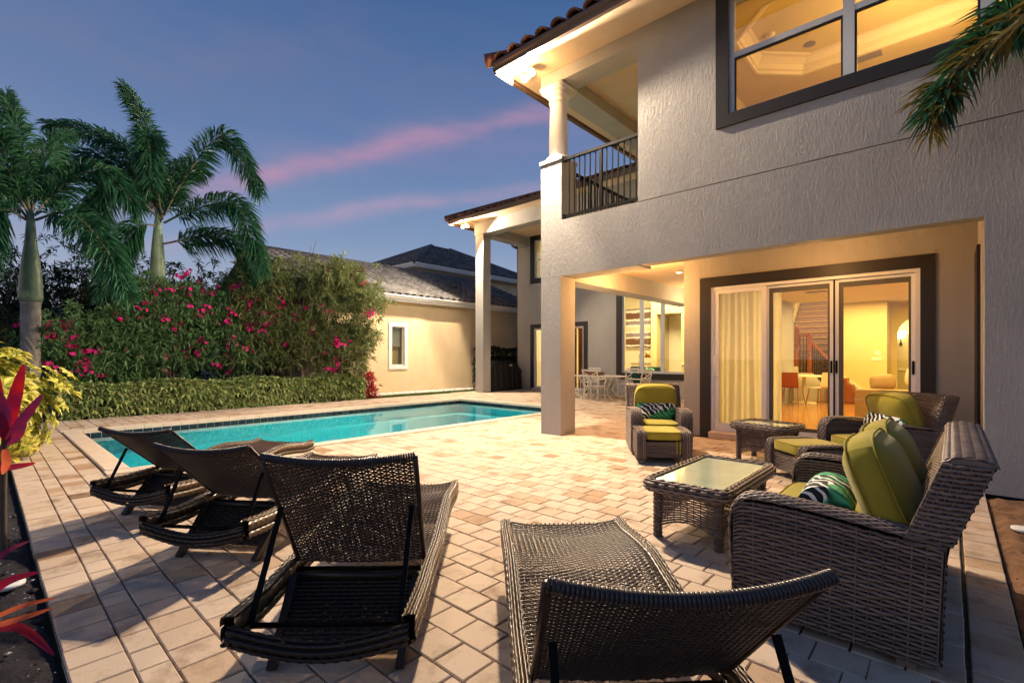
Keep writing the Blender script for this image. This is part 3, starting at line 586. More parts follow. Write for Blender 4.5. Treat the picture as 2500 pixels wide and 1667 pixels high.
# ---------------- rooms
FZ=.1
m=MB(); m.box(-3.3,1.6,YD+.18,15.5,-.02,FZ); m.box(-5.4,1.6,15.76,21,-.02,FZ); part(m,'floor','floor_wood')
m=MB(); m.box(1.6,1.75,YD+.18,21,FZ,3.0); m.box(-5.4,1.6,20.4,20.55,FZ,5.0); m.box(-5.55,-5.4,15.76,20.4,0,6.0); m.box(.45,1.6,YD+.0,YD+.18,0,3.0); part(m,'room_wall','plaster')
m=MB(); m.box(-3.3,1.6,YD+.18,15.4,2.86,3.0); m.box(-5.4,-4.0,15.76,20.4,2.86,3.0); m.box(-2.3,1.6,15.4,20.4,2.86,3.0); m.box(-5.4,-2.3,15.76,20.4,5.0,5.1); part(m,'room_ceiling','plaster')
zz=lambda a,b:(1720+a/3.563,640+b/3.563)
YK=16.2
def q(a,b,y=YK): p=PY(*zz(a,b),y); return float(p[0]),float(p[2])
x1,_=q(775,905); x2,_=q(935,965); x3,_=q(1110,1165)
z1=q(780,905)[1]; z2=q(935,965)[1]; z3=q(1110,1165)[1]
part(MB().prism([(x1,FZ),(x3,FZ),(x3,z3),(x2,z2),(x2-.12,z2),(x1+.1,z2),(x1+.1,z1),(x1,z1)],'y',YK,YK+.14),'knee_wall','plaster_white')
part(MB().box(x1-.01,x3,YK-.02,YK-.001,FZ,FZ+.12),'baseboard','plaster_white')
st=thing('staircase','','',(0,0,0)); del st['label']; del st['category']; st.parent=house; st.location=-house.location
def newel(x,z0,z1):
    h=z1-z0; m=MB().box(x-.055,x+.055,YK+.0,YK+.11,z0,z0+h*.36).lathe([(.05,0),(.03,.05),(.045,.12),(.03,.18),(.05,.2)],(x,YK+.055,z0+h*.36),12).box(x-.055,x+.055,YK,YK+.11,z0+h*.36+.2,z1-.12).lathe([(.03,0),(.045,.03),(.05,.06),(.03,.1),(.0,.12)],(x,YK+.055,z1-.12),12); m.build('newel_post','wood_red',st)
xa,za=q(800,905); _,zt=q(800,550); newel(xa,za,zt); xb,zb=q(912,965); _,zt2=q(915,600); newel(xb,zb,zt2)
xe,ze=q(1110,875); MB().bar((xb,YK+.055,q(925,680)[1]),(xe,YK+.055,ze),.06,.06).build('handrail','wood_red',st); MB().bar((xa,YK+.055,q(820,640)[1]),(xb,YK+.055,q(900,640)[1]),.06,.06).build('handrail','wood_red',st)
for i in range(12):
    t=(i+.6)/12; x=xb+(xe-xb)*t; zt_=q(925,680)[1]*(1-t)+ze*t; zb_=np.interp(x,[x2,x3],[z2,z3]); MB().tube([(x,YK+.055,zb_),(x,YK+.055,zt_)],.011,6).lathe([(.011,0),(.026,.03),(.011,.06)],(x,YK+.055,(zb_+zt_)/2-.03+(.1 if i%2 else -.1)),6).build('baluster','iron',st)
for i in range(3):
    x=xa+(xb-xa)*(i+1)/4; MB().tube([(x,YK+.055,z2),(x,YK+.055,q(860,640)[1])],.011,6).build('baluster','iron',st)
for i in range(15):
    z=.85+i*.19; y=YK+.3+i*.25; q_=MB().box(-3.98,-2.42,y,y+.28,z-.19,z).build('tread','carpet',st); MB().box(-3.98,-2.42,y-.025,y-.001,z-.035,z+.004).build('nosing','tan_fabric',q_)
for i in range(4): MB().box(-2.55+.0,-1.72-.12*i,15.75-.0,YK-.01-.001*i,FZ+.17*i+.001,FZ+.17*(i+1)).build('lower_step','wood_red',st)
x4=q(1215,900)[0]; x5=q(1545,900)[0]; x6=q(1650,900)[0]
m=MB(); m.box(x4-.35,x5,YK,YK+.14,FZ,3.0); m.box(x5,x5+.10,YK,YK+2.2,FZ,2.86); part(m,'stair_wall','plaster')
part(MB().box(-4.12,-4.0,YK+.3,20.4,FZ,5).box(-2.4,-2.3,YK+.141,20.4,FZ,5),'stair_side_wall','plaster'); part(MB().bar((-3.95,YK+.35,1.75),(-3.95,YK+3.9,4.4),.05,.07),'wall_handrail','trim_dark'); part(MB().bar((-3.985,YK+.3,1.0),(-3.985,YK+3.9,3.75),.02,.22),'stair_string','plaster_white')
part(MB().bar((x4-.2,YK-.02,.95),(x4+.55,YK-.02,.35),.03,.07),'stair_skirt','plaster_white')
arc=[(x6+.0,FZ)]; 
xm=x6+.62
pts=[(x6-.25,FZ),(x6,FZ)]+[(xm-.62*math.cos(math.pi*k/16),2.0+.5*math.sin(math.pi*k/16)) for k in range(17)]+[(x6+1.24,FZ),(1.6,FZ),(1.6,2.86),(x6-.25,2.86)]
part(MB().prism(pts,'y',YK+1.0,YK+1.14),'arch_wall','plaster'); part(MB().box(x6-.4,1.6,YK+2.4,YK+2.5,FZ,2.86),'hall_wall','plaster')
part(MB().box(x6-.2,1.6,YK+2.37,YK+2.40,.95,1.02),'chair_rail','plaster_white')
# curtain behind the left leaf
m=MB().grid(lambda u,v:(-2.96+.95*u,YD+.25+.03*np.sin(u*58+np.sin(v*3+u*9)*.8)+.025*np.sin(u*23+1.3*np.sin(u*11))+.008*np.sin(u*131)*(1-v),.13+2.35*v),150,8); tag(m.build('curtain','curtain',None,True),'sheer cream curtain hanging behind the left glass door','curtain')
part(MB().lathe([(.07,0),(.075,.012),(.055,.02)],(-4.0,9.35,3.03),20),'recessed_downlight','fascia_white'); part(MB().lathe([(.05,0),(.05,.004)],(-4.0,9.35,3.026),16),'downlight_bulb','bulb_small')
part(MB().box(-2.5,-2.1,12.85,13.1,2.845,2.858),'ceiling_vent','vent_grey')
# upper room with tray ceiling
CZ=6.62
def octo(x0,x1,y0,y1,c): return [(x0+c,y0),(x1-c,y0),(x1,y0+c),(x1,y1-c),(x1-c,y1),(x0+c,y1),(x0,y1-c),(x0,y0+c)]
O=octo(-2.7,1.9,7.9,10.35,.6)
m=MB(); bx=[(-3.3,YF+.22),(2.6,YF+.22),(2.6,11.6),(-3.3,11.6)]
vs=[(x,y,CZ) for x,y in O]+[(x,y,CZ) for x,y in bx]
m.add(vs,[(8,9,1,0),(9,2,1),(9,10,3,2),(10,4,3),(10,11,5,4),(11,6,5),(11,8,7,6),(8,0,7)])
def ring(P,Q,za,zb,m):
    vs=[(x,y,za) for x,y in P]+[(x,y,zb) for x,y in Q]; m.add(vs,[(i,(i+1)%8,(i+1)%8+8,i+8) for i in range(8)])
part(m,'upper_ceiling','plaster')
m=MB(); steps=[(0,CZ-.004),(.04,CZ-.004),(.04,CZ+.05),(.07,CZ+.06),(.07,CZ+.15),(.15,CZ+.22),(.2,CZ+.23),(.2,CZ+.27)]
for (i0,za),(i1,zb) in zip(steps,steps[1:]): ring(octo(-2.7+i0,1.9-i0,7.9+i0,10.35-i0,.6),octo(-2.7+i1,1.9-i1,7.9+i1,10.35-i1,.6),za,zb,m)
part(m,'crown_moulding','plaster_white')
part(MB().add([(x,y,CZ+.265) for x,y in octo(-2.5,1.7,8.1,10.15,.6)],[tuple(range(8))]),'tray_ceiling','plaster')
m=MB(); m.box(-3.31,-3.2,YF+.22,11.6,3.7,CZ); m.box(2.6,2.7,YF+.22,11.6,3.7,CZ); m.box(-3.3,2.6,11.6,11.7,3.7,CZ); part(m,'upper_room_wall','plaster'); part(MB().box(-3.3,2.6,YF+.22,11.6,3.665,3.7),'upper_floor','floor_wood')
p=PZ(1650+905/2.767,300/2.767,CZ+.26); part(MB().lathe([(.085,0),(.09,-.012),(.06,-.01)],(p[0],p[1],CZ+.265),20),'ceiling_can','vent_grey')
p=PZ(1650+1295/2.767,385/2.767,CZ); part(MB().box(p[0]-.2,p[0]+.2,p[1]-.1,p[1]+.1,CZ-.015,CZ-.003),'ceiling_vent','vent_grey')
p=PZ(1650+640/2.767,235/2.767,CZ+.26); part(MB().lathe([(.07,0),(.06,-.05),(.02,-.06)],(p[0],p[1],CZ+.265),16),'smoke_alarm','plaster_white')
# rear rooms
m=MB(); m.box(-13.6,-5.55,20.2,20.35,0,4.4); m.box(-9.75,-9.6,YR+.2,20.2,0,4.4)
part(MB().box(-13.6,-5.55,20.2,20.35,0,4.35).box(-13.6,-13.5,YR+.2,20.2,0,4.35),'rear_room_wall','plaster_white'); part(MB().box(-13.6,-5.55,YR+.2,20.35,4.35,4.45),'rear_room_ceiling','plaster_white'); part(MB().box(-13.6,-5.55,YR+.2,20.2,-.02,.08),'rear_floor','floor_wood')
part(MB().box(-10.9,-9.4,20.14,20.199,1.08,1.16).box(-13.4,-5.6,20.15,20.199,3.98,4.1).box(-10.9,-9.4,20.15,20.199,.78,.84),'wall_moulding','plaster_white')
part(MB().box(-9.35,-5.6,19.0,20.2,3.15,4.3).box(-9.35,-9.1,19.0,20.2,.08,3.15).box(-8.0,-5.6,18.9,19.2,.08,3.15),'dropped_soffit','plaster')
part(MB().box(-8.0,-5.6,18.86,18.899,1.05,1.12).box(-7.8,-6.0,18.87,18.899,.3,.36),'wall_moulding','plaster_white')
part(MB().box(-12.85,-11.2,YR+.6,YR+.66,.1,2.6),'interior_panel','trim_dark'); part(MB().box(-11.15,-10.2,YR+.7,YR+.76,.1,2.6).box(-12.3,-12.1,YR+.5,YR+.55,.1,2.6),'wood_panel','wood_red')
m=MB().grid(lambda u,v:(-12.9+1.8*u,YR+.35+.03*np.sin(u*60),4.5+1.9*v),90,4); part(m,'upper_curtain','curtain',None,True); part(MB().box(-13.5,-10.6,18,18.1,4.5,6.4).box(-13.5,-10.6,YR+.2,18,6.4,6.45),'upper_rear_room','plaster')
# ============================================================ lamps
def light(name,kind,loc,e,col,r=.05,size=None,rot=None,spot=None):
    d=bpy.data.lights.new(name,kind); d.energy=e; d.color=col
    if kind=='AREA': d.shape='RECTANGLE'; d.size,d.size_y=size
    else: d.shadow_soft_size=r
    if spot: d.spot_size=spot; d.spot_blend=.12
    o=bpy.data.objects.new(name,d); COL.objects.link(o); o.location=loc
    if rot: o.rotation_euler=rot
    return o
def flood(loc,label,e,aim,zs):
    t=thing('flood_light',label,'flood light',loc,0,'flood lights under the eaves')
    MB().lathe([(.07,0),(.07,.025),(.05,.04)],(0,0,zs-loc[2]-.042),20).build('mount','fascia_white',t)
    light('flood_spill','POINT',(loc[0]-.02,loc[1]-.25,loc[2]-.22),e*.022,(1,.58,.24),.08)
    for s in(-1,1):
        d=Vector((aim[0]+s*aim[1]*.45,aim[1]-s*aim[0]*.45,-.55)).normalized(); M=d.to_track_quat('Z','Y').to_matrix().to_4x4(); M.translation=Vector((s*aim[1]*.09,-s*aim[0]*.09,0))
        MB().lathe([(.03,-.09),(.045,-.06),(.06,0),(.066,.045),(.06,.047)],(0,0,0),20).xf(M).build('lamp_head','fascia_white',t,True)
        MB().lathe([(.058,.05),(.055,.075),(.035,.095),(.01,.1)],(0,0,0),16).xf(M).build('bulb','bulb',t,True)
        MB().tube([M.translation+Vector((0,0,.02)),Vector((0,0,zs-loc[2]-.03))],.012,6).build('arm','fascia_white',t)
        light('flood_lamp','SPOT',Vector(loc)+M.translation+d*.10,e,(1,.79,.56),.04,rot=d.to_track_quat('-Z','Y').to_euler(),spot=R(172))
flood((-5.36,6.36,6.20),'twin flood light glowing under the corner eave above the balcony column',LAMP_A/2,(-.25,-.96),6.312)
flood((-13.75,12.5,6.36),'twin flood light glowing under the far eave by the tall square column',LAMP_B/2,(.15,-.98),6.552)
light('downlight','POINT',(-4.2,7.9,2.5),LOGGIA,(1,.50,.15),.06); light('downlight','POINT',(-1.3,7.5,2.7),LOGGIA*.22,(1,.5,.16),.06); light('downlight','POINT',(-4.2,11.6,2.5),LOGGIA*.6,(1,.66,.3),.06)  # middle one is an added fill without fixture, brightening the right loggia wall
light('room_lamp','AREA',(-1.0,11.5,2.82),ROOM_A,(1,.64,.22),size=(3.0,3.5)); light('room_lamp','AREA',(-1.2,15.0,2.82),ROOM_A*.5,(1,.70,.28),size=(2.5,1.2)); light('stair_fill','POINT',(-3.25,16.9,3.9),260,(1,.66,.34),.2)  # light over the stairs is an added fill without fixture, for the treads
light('upper_room_lamp','POINT',(-.2,9.2,5.7),UPPER,(1,.58,.22),.25)
light('rear_room_lamp','AREA',(-8.6,17.6,4.3),ROOM_B,(1,.84,.52),size=(3,2.2)); light('rear_room_lamp','POINT',(-12,17.2,3),60,(1,.7,.35),.2); light('rear_upper_lamp','POINT',(-12,16.9,5.6),60,(1,.72,.3),.2)
light('hall_lamp','POINT',(-.6,17.9,1.95),25,(1,.8,.5),.1)
# ============================================================ wicker loungers
LW=.35
railz=lerpf([0,.3,.57,.85,1.15,1.4,1.65,1.85,2.0],[.285,.265,.275,.27,.315,.345,.325,.30,.305])
def lounger(name,label,loc,heading,backang):
    t=thing(name,label,'lounger',loc,heading,'woven wicker sun loungers on the patio')
    if 'parts' not in LOUNGE:
        P={}
        def seat(u,v): x=.60+1.38*v; y=(u-.5)*2*(LW-.025); return x,y,railz(x)+.035-.05*(1-(2*u-1)**2)*np.sin(np.pi*np.clip(v*1.0+.0,0,1))**.35
        P['seat']=MB().weave(seat,24,110,.003,.46,.0032,jit_=.15).mesh('seat','rattan_seat_sheen',True)
        def rail(s):
            per=[(-.025,-.055),(-.025,.045),(0,.055),(.025,.045),(.025,-.055),(0,-.06),(-.025,-.055)]; pc=smooth_curve(per,4); pt=np.linspace(0,1,len(pc))
            return lambda u,v:(2.0*u,s*LW+np.interp(v,pt,pc[:,0]),railz(2.0*u)+np.interp(v,pt,pc[:,1]))
        for s in(-1,1):
            P['rail',s]=MB().weave(rail(s),76,12,.0022,.47,.003,stake=False).mesh('side_rail','rattan_seat_sheen',True)
            xs=np.linspace(.01,1.99,40); P['core',s]=MB().add(sum([[(x,s*LW-.019,railz(x)-.048),(x,s*LW+.019,railz(x)-.048),(x,s*LW+.019,railz(x)+.045),(x,s*LW-.019,railz(x)+.045)] for x in xs],[]),[(i*4+k,i*4+(k+1)%4,(i+1)*4+(k+1)%4,(i+1)*4+k) for i in range(39) for k in range(4)]).mesh('rail_core','rattan_core')
        ys=np.linspace(-LW,LW,25); 
        def bar_surf(x,zf,r1,r2): return lambda u,v:(x+r1*np.cos(2*np.pi*v),-LW+2*LW*u,zf(u)+r2*np.sin(2*np.pi*v))
        P['head']=MB().weave(bar_surf(.0,lambda u:.265-.065*np.sin(np.pi*u),.022,.042),30,9,.002,.46,.003,stake=False).tube([(0,y,.265-.065*math.sin(math.pi*(y+LW)/(2*LW))) for y in ys],.02,6).mesh('head_bar','rattan_dark',True)
        P['foot']=MB().weave(bar_surf(1.985,lambda u:.325-.045*np.sin(np.pi*u),.02,.03),30,9,.002,.46,.003,stake=False).tube([(1.985,y,.325-.045*math.sin(math.pi*(y+LW)/(2*LW))) for y in ys],.018,6).mesh('foot_bar','rattan_dark',True)
        def leg(x0,x1,s): return MB().bar((x0,s*.30,.27),(x1,s*.275,.0),.035,.05)
        for s in(-1,1): P['rleg',s]=leg(.50,.20,s).mesh('leg','rattan_dark'); P['fleg',s]=leg(1.45,1.64,s).mesh('leg','rattan_dark')
        P['apron']=MB().weave(lambda u,v:(.50-.24*v,(u-.5)*2*(.285-.01*v),.27-.19*v),16,16,.003,.44,.003).add([(.505,-.29,.27),(.505,.29,.27),(.26,.275,.08),(.26,-.275,.08)],[(0,1,2,3)]).tube([(.5,-.30,.275),(.5,.30,.275)],.018,8).mesh('rear_apron','rattan_dark',True)
        P['apron2']=MB().weave(lambda u,v:(1.45+.12*v,(u-.5)*2*(.285-.01*v),.28-.12*v),16,10,.003,.44,.003).mesh('front_apron','rattan_dark',True)
        P['cross']=MB().tube([(.13,-LW,.235),(.13,LW,.235)],.012,6).tube([(.62,-LW,.255),(.62,LW,.255)],.014,6).mesh('cross_tube','black_metal',True)
        BL=.70
        def back(u,v): y=(u-.5)*2*(LW-.03)*(1+.05*v); return -BL*v,y,.045*((2*u-1)**2-1)*(.35+.65*v)+.03
        P['back']=MB().weave(back,26,62,.003,.50,.0034,jit_=.22).mesh('backrest','rattan_dark',True)
        fr=MB(); 
        for s in(-1,1): fr.tube([(0,s*(LW-.03),.03),(-BL,s*(LW-.03)*1.05,.03)],.011,8)
        P['backframe']=fr.mesh('back_frame','rattan_dark',True)
        top=np.array([back(np.float64(u),np.float64(1.0)) for u in np.linspace(0,1,33)])
        tm=MB()
        for i in range(64):
            a=np.array(back(np.float64(i/64+.001),1.0)); b=np.array(back(np.float64((i+1)/64-.001),1.0)); tm.tube([a,(a+b)/2,b],[.017,.0205,.017],8,True)
        P['wrap']=tm.mesh('edge_wrap','rattan_wrap',True)
        LOUNGE['parts']=P
    P=LOUNGE['parts']
    inst(P['seat'],'seat',t)
    for s in(-1,1):
        r=inst(P['rail',s],'side_rail',t); inst(P['core',s],'rail_core',r); inst(P['rleg',s],'leg',t); inst(P['fleg',s],'leg',t)
    inst(P['head'],'head_bar',t); inst(P['foot'],'foot_bar',t); inst(P['apron'],'rear_apron',t); inst(P['apron2'],'front_apron',t); inst(P['cross'],'cross_tube',t)
    hx,hz=.57,.30; b=inst(P['back'],'backrest',t,(hx,0,hz),(0,backang,0)); inst(P['backframe'],'back_frame',b); inst(P['wrap'],'edge_wrap',b)
    # backrest local -x leans up and back; struts down to the head of the frame
    d=.42; bxp=hx-d*math.cos(backang); bzp=hz+d*math.sin(backang)
    for s in(-1,1): MB().bar((bxp,s*.30,bzp),(.07,s*.30,.27),.022,.012).build('strut','black_metal',t)
    return t
LOUNGE={}
def place_l(head,axis,ang,label):
    lounger('sun_lounger',label,(head[0],head[1],0),math.atan2(axis[1],axis[0]),R(ang))
for a in LG: place_l(*a)
# ============================================================ wicker seating group
def cushion_part(t,name,sx,sy,sz,c,rot=(0,0,0),mt='cushion',pipe=True,e=7,bulge=.12,n=12):
    o=MB().pillow(sx,sy,sz,n,e,bulge).build(name,mt,t,True); o.location=c; o.rotation_euler=rot
    if pipe:
        for zs in(-1,1):
            a=[]; 
            for k in range(48):
                th=2*math.pi*k/48; cc,ss=math.cos(th),math.sin(th); l=(abs(cc)**e+abs(ss)**e)**(1/e); a.append((cc/l*sx/2*.985,ss/l*sy/2*.985,zs*sz/2*(1-bulge)*.80))
            MB().tube(a,.006,6,closed=True).build('piping','piping',o,True)
    return o
def wicker(m,P,lu,lv,pu=.042,pv=.0185,core=None,**k):
    nu=max(2,int(round(lu/pu))); nv=max(2,int(round(lv/pv))); m.weave(P,nu,nv,.004,.46,.0045,**k)
    if core is not None: core.grid(lambda u,v:core_off(P,u,v),12,6)
def arm_profile(front,hgt,back,hb):
    # side outline of an arm: up the front edge, over the rounded top, back along the arm
    return smooth_curve([(front-.02,.05),(front-.005,hgt*.45),(front,hgt*.80),(front-.05,hgt*.97),(front-.15,hgt+.005),(front-.40,hgt-.005),(back,hb)],8)
def seat_unit(name,label,cat,loc,rz,width,cush,group,depth=.45,hgt=.61,pillow=None):
    t=thing(name,label,cat,loc,rz,group); F=depth; B=-.33; AW=.135; hw=width/2
    BA=-.395; prof=arm_profile(F,hgt,BA,hgt-.05); s=np.concatenate([[0],np.cumsum(np.linalg.norm(np.diff(prof,axis=0),axis=1))]); s/=s[-1]; L=1.4
    xz=lambda u:(np.interp(u,s,prof[:,0]),np.interp(u,s,prof[:,1]))
    top=lambda x:np.interp(x,prof[::-1,0][:-8] if False else np.sort(prof[:,0]),prof[np.argsort(prof[:,0]),1])
    tx=np.linspace(BA,F-.012,40); tz=[]
    for x in tx:
        c=[p[1] for p in prof if abs(p[0]-x)<.035 and p[1]>hgt*.5]; tz.append(max(c) if c else hgt*.9)
    topf=lambda x:np.interp(x,tx,tz)
    for sg in(-1,1):
        m=MB(); co=MB()
        yo=sg*hw; yi=sg*(hw-AW)
        for y,fl in((yo,sg),(yi,-sg)):
            P=lambda u,v,y=y:(BA+.02*(1-v)*(1-u)+(F-.012-BA)*u,y+0*u,.035+(topf(BA+(F-.012-BA)*u)-.015-.035)*v)
            m.weave(P,int((F-B)/.045),int(hgt/.0215),.006,.46,.0058,jit_=.12)
            xs=np.linspace(BA,F-.02,24); yy=y-fl*.008; vs=sum([[(x,yy,.08),(x,yy,topf(x)-.02)] for x in xs],[]); co.add(vs,[(2*i,2*i+2,2*i+3,2*i+1) for i in range(23)])
        # rounded band that wraps front and top of the arm
        def band(u,v): x,z=xz(u); a=np.pi*v; return x+.012*np.sin(a),(yo+yi)/2+(-np.cos(a))*(AW/2+.008),z+.018*np.sin(a)
        m.weave(band,44,9,.004,.48,.006,stake=False); co.grid(lambda u,v:(xz(u)[0],yi+(yo-yi)*v,xz(u)[1]),40,3)
        a_=m.build('arm','rattan',t,True); co.build('arm_core','rattan_core',a_)
        MB().box(F-.10,F-.03,sg*hw-sg*.11,sg*hw-sg*.02,0,.08).build('leg','rattan',t); MB().box(B+.02,B+.09,sg*hw-sg*.11,sg*hw-sg*.02,0,.08).build('leg','rattan',t)
    wi=2*(hw-AW)
    m=MB().weave(lambda u,v:(F-.06+0*u,(u-.5)*wi,.07+.23*v),int(wi/.042),13,.0045,.47,.005); m.build('front_apron','rattan',t,True)
    MB().box(B,F-.075,-wi/2,wi/2,.09,.295).build('seat_base','rattan_core',t)
    # leaning back with a thick rounded top
    m=MB(); co=MB(); bw=width-.02; H=.91; x0,x1=-.275,-.405
    fx=lambda z:x0+(x1-x0)*np.clip((z-.55)/(H-.55),0,1)
    TH=.145; ox=lambda z:np.where(z<.56,-.385-.02*np.clip(z/.56,0,1),np.minimum(fx(z)-TH,-.405))
    m.weave(lambda u,v:(ox(.05+(H-.05)*v),(u-.5)*bw,.05+(H-.05)*v),int(bw/.042),int((H)/.0185),.0045,.47,.005,flip=-1)
    m.weave(lambda u,v:(fx(.40+(H-.40)*v)+.0,(u-.5)*bw,.40+(H-.40)*v),int(bw/.042),26,.0045,.47,.005)
    co.add([(float(ox(z))+.012,y,z) for z in(.08,.35,.6,H-.02) for y in(-bw/2+.02,bw/2-.02)]+[(fx(z)-.012,y,z) for z in(.35,.6,H-.02) for y in(-bw/2+.02,bw/2-.02)],[(0,1,3,2),(2,3,5,4),(4,5,7,6),(8,9,11,10),(10,11,13,12),(6,7,13,12)])
    for sg in(-1,1):
        y=sg*bw/2
        def side(u,v): z=.54+(H-.54)*v; xb=ox(z); return xb+(fx(z)+.01-xb)*u,y+sg*.012*np.sin(np.pi*u),z
        m.weave(side,5,19,.004,.49,.006,stake=True,sub=3); co.grid(lambda u,v:tuple(np.array(a) if i!=1 else a-sg*.012 for i,a in enumerate(side(u,v))),2,8)
    def ttop(v,u): a=np.pi*v; return fx(np.float64(H))-TH/2+.0+(TH/2+.006)*np.cos(a),(u-.5)*bw,H-.005+.03*np.sin(a)
    m.weave(ttop,6,int(bw/.02),.005,.49,.006,stake=False,sub=3)
    for sg in(-1,1): m.grid(lambda u,v:(fx(np.float64(H))-TH/2+u*(TH/2+.004)*np.cos(np.pi*v),sg*bw/2-sg*.004,H-.008+u*.03*np.sin(np.pi*v)),2,10)
    bk=m.build('back','rattan',t,True); co.build('back_core','rattan_core',bk)
    n=cush; cw=(wi-.02)/n
    for i in range(n):
        yc=-wi/2+.01+cw*(i+.5)
        cushion_part(t,'seat_cushion',F-.01-(B+.02),cw-.012,.15,((F+B)/2+.012,yc,.375))
        o=cushion_part(t,'back_cushion',.55,cw+(.09 if n==1 else .02),.26,(-.17,yc,.69),(0,R(-69),0),bulge=.42,e=4)
    return t
def rz_of(f): return math.atan2(f[1],f[0])
seat_unit('wicker_loveseat','large wicker loveseat with green cushions nearest the camera','loveseat',(-.42,3.47,0),math.pi,1.54,2,'wicker seating with green cushions')
CH1=((-3.19,6.66),(.56,-.83)); CH2=((-.60,6.93),(-.72,-.69))
c1=seat_unit('wicker_armchair','wicker armchair with green cushions beside the square column','armchair',(*CH1[0],0),rz_of(CH1[1]),.80,1,'wicker seating with green cushions')
c2=seat_unit('wicker_armchair','dark wicker armchair with green cushions in front of the glass doors','armchair',(*CH2[0],0),rz_of(CH2[1]),.80,1,'wicker seating with green cushions')
def throw(label,loc,rot,sx=.56,sy=.30,sz=.15,rnd=False,name='throw_pillow'):
    o=MB().pillow(sx,sy,sz,14,3.2 if not rnd else 2.6,.55 if not rnd else .2).build(name,'leaf_print',None,True); o.rotation_mode='XYZ'
    o.matrix_world=Matrix.Translation(loc)@rot; return tag(o,label,'throw pillow','leaf print throw pillows')
def seat_rot(f,lean=62,roll=0,spin=0): # long axis across the chair, face along f
    fx=Vector((f[0],f[1],0)).normalized(); ly=Vector((-fx.y,fx.x,0)); return Matrix(((ly.x,0,fx.x,0),(ly.y,0,fx.y,0),(0,1,0,0),(0,0,0,1)))@Matrix.Rotation(R(-(90-lean)),4,'X')@Matrix.Rotation(R(roll),4,'Z')
def inchair(c,f,fw_,lat,z): return Vector((c[0]+f[0]*fw_-f[1]*lat*-1*-1,c[1]+f[1]*fw_+f[0]*lat,z))
throw('black, white and green leaf print pillow on the armchair beside the column',inchair(CH1[0],CH1[1],-.06,.0,.575),seat_rot(CH1[1]))
throw('black and white leaf print pillow on the armchair by the glass doors',inchair(CH2[0],CH2[1],-.04,-.02,.585),seat_rot(CH2[1],roll=-8))
o=MB().tube([(0,-.21,0),(0,-.20,0),(0,.20,0),(0,.21,0)],[.10,.125,.125,.10],28).build('bolster_pillow','leaf_print',None,False); o.location=(-.50,3.12,.56); o.rotation_euler=(0,0,R(4)); tag(o,'round green leaf print bolster lying on the loveseat','bolster')
def ottoman(label,loc,rz):
    t=thing('wicker_ottoman',label,'ottoman',loc,rz,'wicker seating with green cushions'); W_,D_,h=.66,.58,.40; hw=W_/2; AW=.10
    prof=smooth_curve([(D_/2-.01,.05),(D_/2,h*.6),(D_/2-.03,h*.94),(D_/2-.12,h),(-D_/2+.12,h),(-D_/2+.03,h*.94),(-D_/2,h*.6),(-D_/2+.01,.05)],8); s=np.concatenate([[0],np.cumsum(np.linalg.norm(np.diff(prof,axis=0),axis=1))]); s/=s[-1]
    ft=lambda x:h-.02-.10*np.clip((np.abs(x)-(D_/2-.12))/.12,0,1)**2
    for sg in(-1,1):
        m=MB(); co=MB()
        for y,fl in((sg*hw,sg),(sg*(hw-AW),-sg)):
            m.weave(lambda u,v,y=y:((u-.5)*(D_-.03),y+0*u,.07+(ft((u-.5)*(D_-.03))-.07)*v),14,18,.0045,.47,.005); co.box(-D_/2+.04,D_/2-.04,y-fl*.012,y-fl*.02,.08,h-.06)
        def band(u,v): a=np.pi*v; return np.interp(u,s,prof[:,0])*(1+.0*u),sg*(hw-AW/2)-np.cos(a)*(AW/2+.008),np.interp(u,s,prof[:,1])+.015*np.sin(a)
        m.weave(band,40,7,.004,.48,.006,stake=False); co.grid(lambda u,v:(np.interp(u,s,prof[:,0])*.985,sg*(hw-AW*v),np.interp(u,s,prof[:,1])-.004),40,2)
        a_=m.build('arm','rattan',t,True); co.build('arm_core','rattan_core',a_)
        for x in(-1,1): MB().box(x*D_/2-x*.08,x*D_/2-x*.02,sg*hw-sg*.09,sg*hw-sg*.02,0,.08).build('leg','rattan',t)
    wi=W_-2*AW
    for x,fl in((D_/2-.04,1),(-D_/2+.04,-1)): MB().weave(lambda u,v,x=x:(x+0*u,(u-.5)*wi*fl,.08+.20*v),11,11,.0045,.47,.005).build('apron','rattan',t,True)
    MB().box(-D_/2+.06,D_/2-.06,-wi/2,wi/2,.09,.27).build('base','rattan_core',t)
    o=cushion_part(t,'cushion',D_-.02,wi+.01,.13,(0.0,0,.355)); 
    for y in(.16,.20): MB().box(D_/2-.035,D_/2-.03,y-.008,y+.008,.13,.29).build('tie','cushion',t)
    return t
ottoman('wicker ottoman with green cushion in front of the armchair by the column',(-2.83,6.03,0),rz_of(CH1[1]))
ottoman('wicker ottoman with green cushion in front of the armchair by the glass doors',(-1.18,6.20,0),rz_of((-.68,-.73)))
